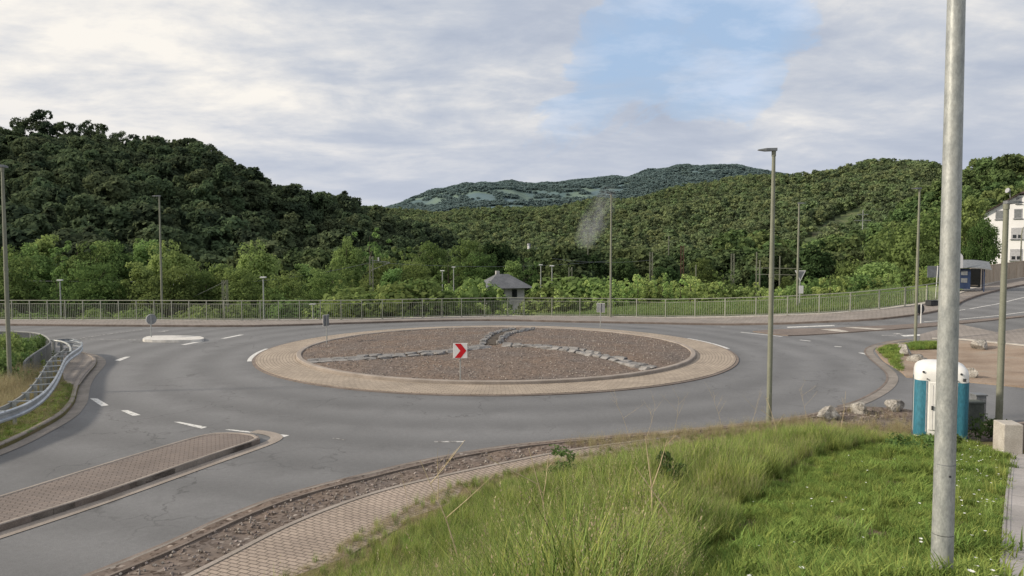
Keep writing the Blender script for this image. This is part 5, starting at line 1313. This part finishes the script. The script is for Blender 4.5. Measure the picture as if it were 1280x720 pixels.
# daisies
def daisy():
    b = MB(); b.m = 0
    b.path([(0,0,0),(.01,0,.07),(.012,0,.13)], .0015, 3)
    b.m = 1; c = Vector((.012,0,.132))
    for k in range(9):
        a = k*2*math.pi/9; u = Vector((math.cos(a),math.sin(a),.15)); w = Vector((-math.sin(a),math.cos(a),0))
        b.add([c, c+u*.009+w*.004, c+u*.016, c+u*.009-w*.004], [(0,1,2,3)])
    me = b.mesh('daisy'); me.materials.append(M['grass_short']); me.materials.append(M['petal']); return src('daisy_source', me)
fS = rng.uniform(.7,1.35,len(fpts)); gs('daisies', fpts, fS, [daisy()], '')

# stones lying in the verge gravel
gp, gS = [], []
for _ in range(2600):
    i = rng.integers(0, len(el)-1); p = el[i]; t = (el[i+1]-el[i]).normalized(); off = rng.uniform(.35, 1.5); q = p+Vector((t.y,-t.x,0))*off*-1+t*rng.uniform(-.3,.3)
    if 0 < q.y < 24 and q.x > -9: gp.append((q.x,q.y,.06)); gS.append(rng.uniform(.02,.075))
for _ in range(5200):
    a = rng.uniform(0,6.28); r_ = (R_IN-.3)*math.sqrt(rng.uniform(0,1)); x, y = RC[0]+r_*math.cos(a), RC[1]+r_*math.sin(a); gp.append((x,y,mound(x,y)+.005)); gS.append(rng.uniform(.03,.085))
def gs2(name, pts, s, variants):
    n = len(pts); s = np.array(s); rot = rng.uniform(0,6.28,(n,3)); o = scatter(name, np.array(pts), rot, np.stack([s]*3,1), rng.integers(0,len(variants),n), variants); o['kind'] = 'stuff'
M['pebble'] = leafmat('pebble', (.13,.10,.085), (.42,.37,.33), .0)
pebs = []
for s_ in range(5):
    me = rock_mesh(40+s_, .8, 1); at = me.attributes.new('tone','FLOAT','POINT'); at.data.foreach_set('value', [random.uniform(.3,.5)]*len(me.vertices)); me.materials.append(M['pebble']); pebs.append(src('pebble_source', me))
gs2('loose_stones', gp, gS, pebs)

# dead stalks and weeds
def stalk(px, py, hpx, lean, label, fork=1, r=.006):
    p = G(px, py); k = p.y/900; h = hpx*k; rt_o = MB()
    top = Vector((lean*k, 0, h)); mid = top*.55+Vector((.03*h,0,0))
    rt_o.path([(0,0,-.05), tuple(mid*.6), tuple(mid), tuple(top)], [r, r*.85, r*.7, r*.3], 5)
    for i in range(fork):
        s = mid.lerp(top, i*.3); e = s+Vector((random.uniform(-.3,.3)*h+(-1)**i*.15*h, random.uniform(-.1,.1)*h, h*random.uniform(.25,.45))); rt_o.path([s, s.lerp(e,.5)+Vector((.01,0,0)), e], [r*.5, r*.4, r*.2], 4)
        for _ in range(3):
            s2 = s.lerp(e, random.uniform(.4,.9)); e2 = s2+Vector((random.uniform(-.12,.12)*h,0,h*random.uniform(.05,.15))); rt_o.tube(s2, e2, r*.25, r*.1, 3)
    o = rt_o.build('dead_stalk', M['drystalk']); o.location = p; tag(o, label, 'dry stalk', 'dry weed stalks in the grass')
stalk(585,735,165,-60,'long bleached forked stalk leaning left at the bottom centre',3,.011)
stalk(690,705,150,-30,'bleached upright forked stalk in the middle of the tall grass',2,.011)
stalk(815,690,150,-10,'thick bleached stalk left of the dark weed clump',1,.014)
stalk(872,705,125,-80,'bleached stalk leaning strongly left beside the thick one',0,.012)
stalk(975,560,52,-14,'pale forked stalk at the foot of the near street lamp',3,.014)
stalk(1050,540,52,6,'thin pale stalk rising before the boulders',1,.008)
for i,(px,py,h,l,lab) in enumerate([(790,556,62,-24,'thin twiggy weed against the road, leftmost'),(805,556,52,14,'thin twiggy weed just right of the leftmost one'),(840,553,58,8,'thin twiggy weed in the middle of the verge'),(905,545,52,-16,'thin twiggy weed left of the near street lamp'),(935,542,44,12,'short twiggy weed touching the near street lamp'),(1010,535,50,-12,'twiggy weed right of the near street lamp'),(510,640,40,-6,'small twiggy weed beside the brick path')]):
    stalk(px,py,h,l,lab,4,.004)
# dark leafy weed clumps
def weed(px, py, w_, h_, label, n=500):
    p = G(px, py); k = p.y/900; W = w_*k; h = h_*k
    pos, nr, sz, tn, lob = crown_data(int(px), h, W, n, .045, 0.02, 9, 'bush'); me = leaf_mesh('leaves', pos, nr, sz, tn*.6, M['leaf_mid'], 2.4)
    rt = thing('weed_clump', label, 'weed', tuple(p), 0, 'leafy weeds in the grass'); mesh_obj('leaves', me, None, rt)
    b = MB()
    for i in range(6): l = lob[i]; b.path([(0,0,0), tuple(Vector(l[:3])*.6), tuple(l[:3])], .004, 4)
    b.build('stems', M['bark'], rt)
weed(828,625,60,70,'dark leafy weed clump right of the bleached stalks',1100); weed(704,604,52,48,'dark leafy weed clump at the edge of the brick path'); weed(1236,548,60,26,'leafy weeds between the toilet and the concrete block',700); weed(1190,560,24,20,'small weed clump at the right foot of the toilet')
weed(1140,566,60,24,'green tuft at the left foot of the toilet',600)

# ------------------------------------------------------------------ smoke
c = P(744, 275, 380)
me = bpy.data.meshes.new('smoke'); bm = bmesh.new(); bmesh.ops.create_icosphere(bm, subdivisions=3, radius=1)
for v in bm.verts: v.co = Vector((v.co.x*9+v.co.z*8, v.co.y*8, v.co.z*20))
bm.to_mesh(me); bm.free()
m = bpy.data.materials.new('smoke_volume'); m.use_nodes = True; nt = m.node_tree; nt.nodes.clear()
out = N(nt, 'ShaderNodeOutputMaterial'); vol = N(nt, 'ShaderNodeVolumePrincipled'); vol.inputs['Color'].default_value = (.88,.9,.93,1); vol.inputs['Anisotropy'].default_value = .1
tc = N(nt, 'ShaderNodeTexCoord'); nf = noise_n(nt, tc.outputs['Object'], .09, 5, .6, .8)
sp_ = N(nt, 'ShaderNodeSeparateXYZ'); nt.links.new(tc.outputs['Object'], sp_.inputs[0])
xx = mth(nt, 'DIVIDE', mth(nt, 'SUBTRACT', sp_.outputs[0], mth(nt, 'MULTIPLY', sp_.outputs[2], .4)), 9.0); yy = mth(nt, 'DIVIDE', sp_.outputs[1], 8.0); zz = mth(nt, 'DIVIDE', sp_.outputs[2], 20.0)
rr_ = mth(nt, 'ADD', mth(nt, 'ADD', mth(nt, 'MULTIPLY', xx, xx), mth(nt, 'MULTIPLY', yy, yy)), mth(nt, 'MULTIPLY', zz, zz))
fall = mth(nt, 'MAXIMUM', mth(nt, 'SUBTRACT', 1.0, rr_), 0.0)
dens = mth(nt, 'MULTIPLY', mth(nt, 'MULTIPLY', fall, mth(nt, 'MAXIMUM', mth(nt, 'SUBTRACT', nf, .38), 0.0)), .26)
nt.links.new(dens, vol.inputs['Density']); nt.links.new(vol.outputs[0], out.inputs['Volume'])
o = mesh_obj('smoke', me, m); o.location = c; tag(o, 'thin grey smoke plume drifting up in front of the right hill', 'smoke')

# ------------------------------------------------------------------ sky and sun
SUN_EL, SUN_AZ = R(27), R(-98)      # azimuth from +Y, negative = left
w = bpy.data.worlds.new('World'); S.world = w; w.use_nodes = True; nt = w.node_tree; nt.nodes.clear()
out = N(nt, 'ShaderNodeOutputWorld'); bg = N(nt, 'ShaderNodeBackground', Strength=1.08)
sky = N(nt, 'ShaderNodeTexSky'); sky.sky_type = 'NISHITA'; sky.sun_disc = False; sky.sun_elevation = SUN_EL; sky.sun_rotation = SUN_AZ; sky.air_density = 1.3; sky.dust_density = 2.5
bw = mixc(nt, 1.0, sky.outputs[0], (.10,.10,.10), 'MULTIPLY')
tc = N(nt, 'ShaderNodeTexCoord'); sep = N(nt, 'ShaderNodeSeparateXYZ'); nt.links.new(tc.outputs['Generated'], sep.inputs[0])
X, Y, Z = sep.outputs
zc2 = mth(nt, 'ADD', mth(nt, 'MAXIMUM', Z, 0.0), .20)
cx = mth(nt, 'DIVIDE', X, zc2); cy = mth(nt, 'DIVIDE', Y, zc2)
cv = N(nt, 'ShaderNodeCombineXYZ'); nt.links.new(cx, cv.inputs[0]); nt.links.new(cy, cv.inputs[1])
n1 = noise_n(nt, cv.outputs[0], 1.3, 10, .6, .25)
mp2 = N(nt, 'ShaderNodeMapping', Location=(5.2,1.3,0), Rotation=(0,0,R(-18)), Scale=(1.0,1.5,1)); nt.links.new(cv.outputs[0], mp2.inputs[0])
n2 = noise_n(nt, mp2.outputs[0], 2.1, 10, .6, .25)
az = mth(nt, 'DIVIDE', X, mth(nt, 'MAXIMUM', Y, .05)); el_ = mth(nt, 'DIVIDE', Z, mth(nt, 'MAXIMUM', Y, .05))
gl_m = N(nt, 'ShaderNodeMapRange'); nt.links.new(az, gl_m.inputs[0]); gl_m.inputs[1].default_value = .15; gl_m.inputs[2].default_value = -.9; gl_m.interpolation_type = 'SMOOTHSTEP'
tone = mth(nt, 'ADD', mth(nt, 'MULTIPLY', n1, .5), mth(nt, 'MULTIPLY', n2, .5))
tone = mth(nt, 'ADD', tone, mth(nt, 'MULTIPLY', gl_m.outputs[0], .17))
cloud = ramp(nt, tone, [(.38, (.39,.44,.54)), (.46, (.455,.50,.59)), (.53, (.55,.58,.64)), (.60, (.70,.70,.71)), (.68, (.90,.86,.80))])
def bump1(val, c_, w_):
    return mth(nt, 'MAXIMUM', mth(nt, 'SUBTRACT', 1.0, mth(nt, 'POWER', mth(nt, 'ABSOLUTE', mth(nt, 'DIVIDE', mth(nt, 'SUBTRACT', val, c_), w_)), 2.0)), -1.0)
av = N(nt, 'ShaderNodeCombineXYZ'); nt.links.new(mth(nt, 'SUBTRACT', az, mth(nt, 'MULTIPLY', el_, .4)), av.inputs[0]); nt.links.new(mth(nt, 'MULTIPLY', el_, 1.9), av.inputs[1])
n3 = noise_n(nt, av.outputs[0], 5.5, 7, .6, .5)
op = mth(nt, 'MINIMUM', bump1(mth(nt, 'SUBTRACT', az, mth(nt, 'MULTIPLY', el_, .45)), .11, .17), bump1(el_, .36, .23))
opn = mth(nt, 'ADD', op, mth(nt, 'MULTIPLY', mth(nt, 'SUBTRACT', n3, .5), 2.6))
blue = mixc(nt, .7, bw, (.43,.59,.84))
wisp = ramp(nt, n2, [(.46, g(0)), (.64, g(.7))])
blue = mixc(nt, wisp, blue, (.60,.68,.82))
hole = ramp(nt, opn, [(.22, g(0)), (.36, g(.6)), (.8, g(.97))])
col = mixc(nt, hole, cloud, blue)
# hazy brightening near the horizon
hz_ = ramp(nt, Z, [(0.0, g(.85)), (.20, g(0))]); col = mixc(nt, hz_, col, (.53,.565,.655))
nt.links.new(col, bg.inputs[0]); nt.links.new(bg.outputs[0], out.inputs[0])
sl = bpy.data.lights.new('sun', 'SUN'); sl.energy = 3.9; sl.angle = R(4); sl.color = (1,.89,.74); so = bpy.data.objects.new('sun', sl); COL.objects.link(so)
dv = Vector((math.sin(SUN_AZ)*math.cos(SUN_EL), math.cos(SUN_AZ)*math.cos(SUN_EL), math.sin(SUN_EL)))
so.rotation_euler = dv.to_track_quat('Z','Y').to_euler()
S.cycles.volume_bounces = 0; S.cycles.max_bounces = 6; S.cycles.diffuse_bounces = 3; S.cycles.volume_step_rate = 1
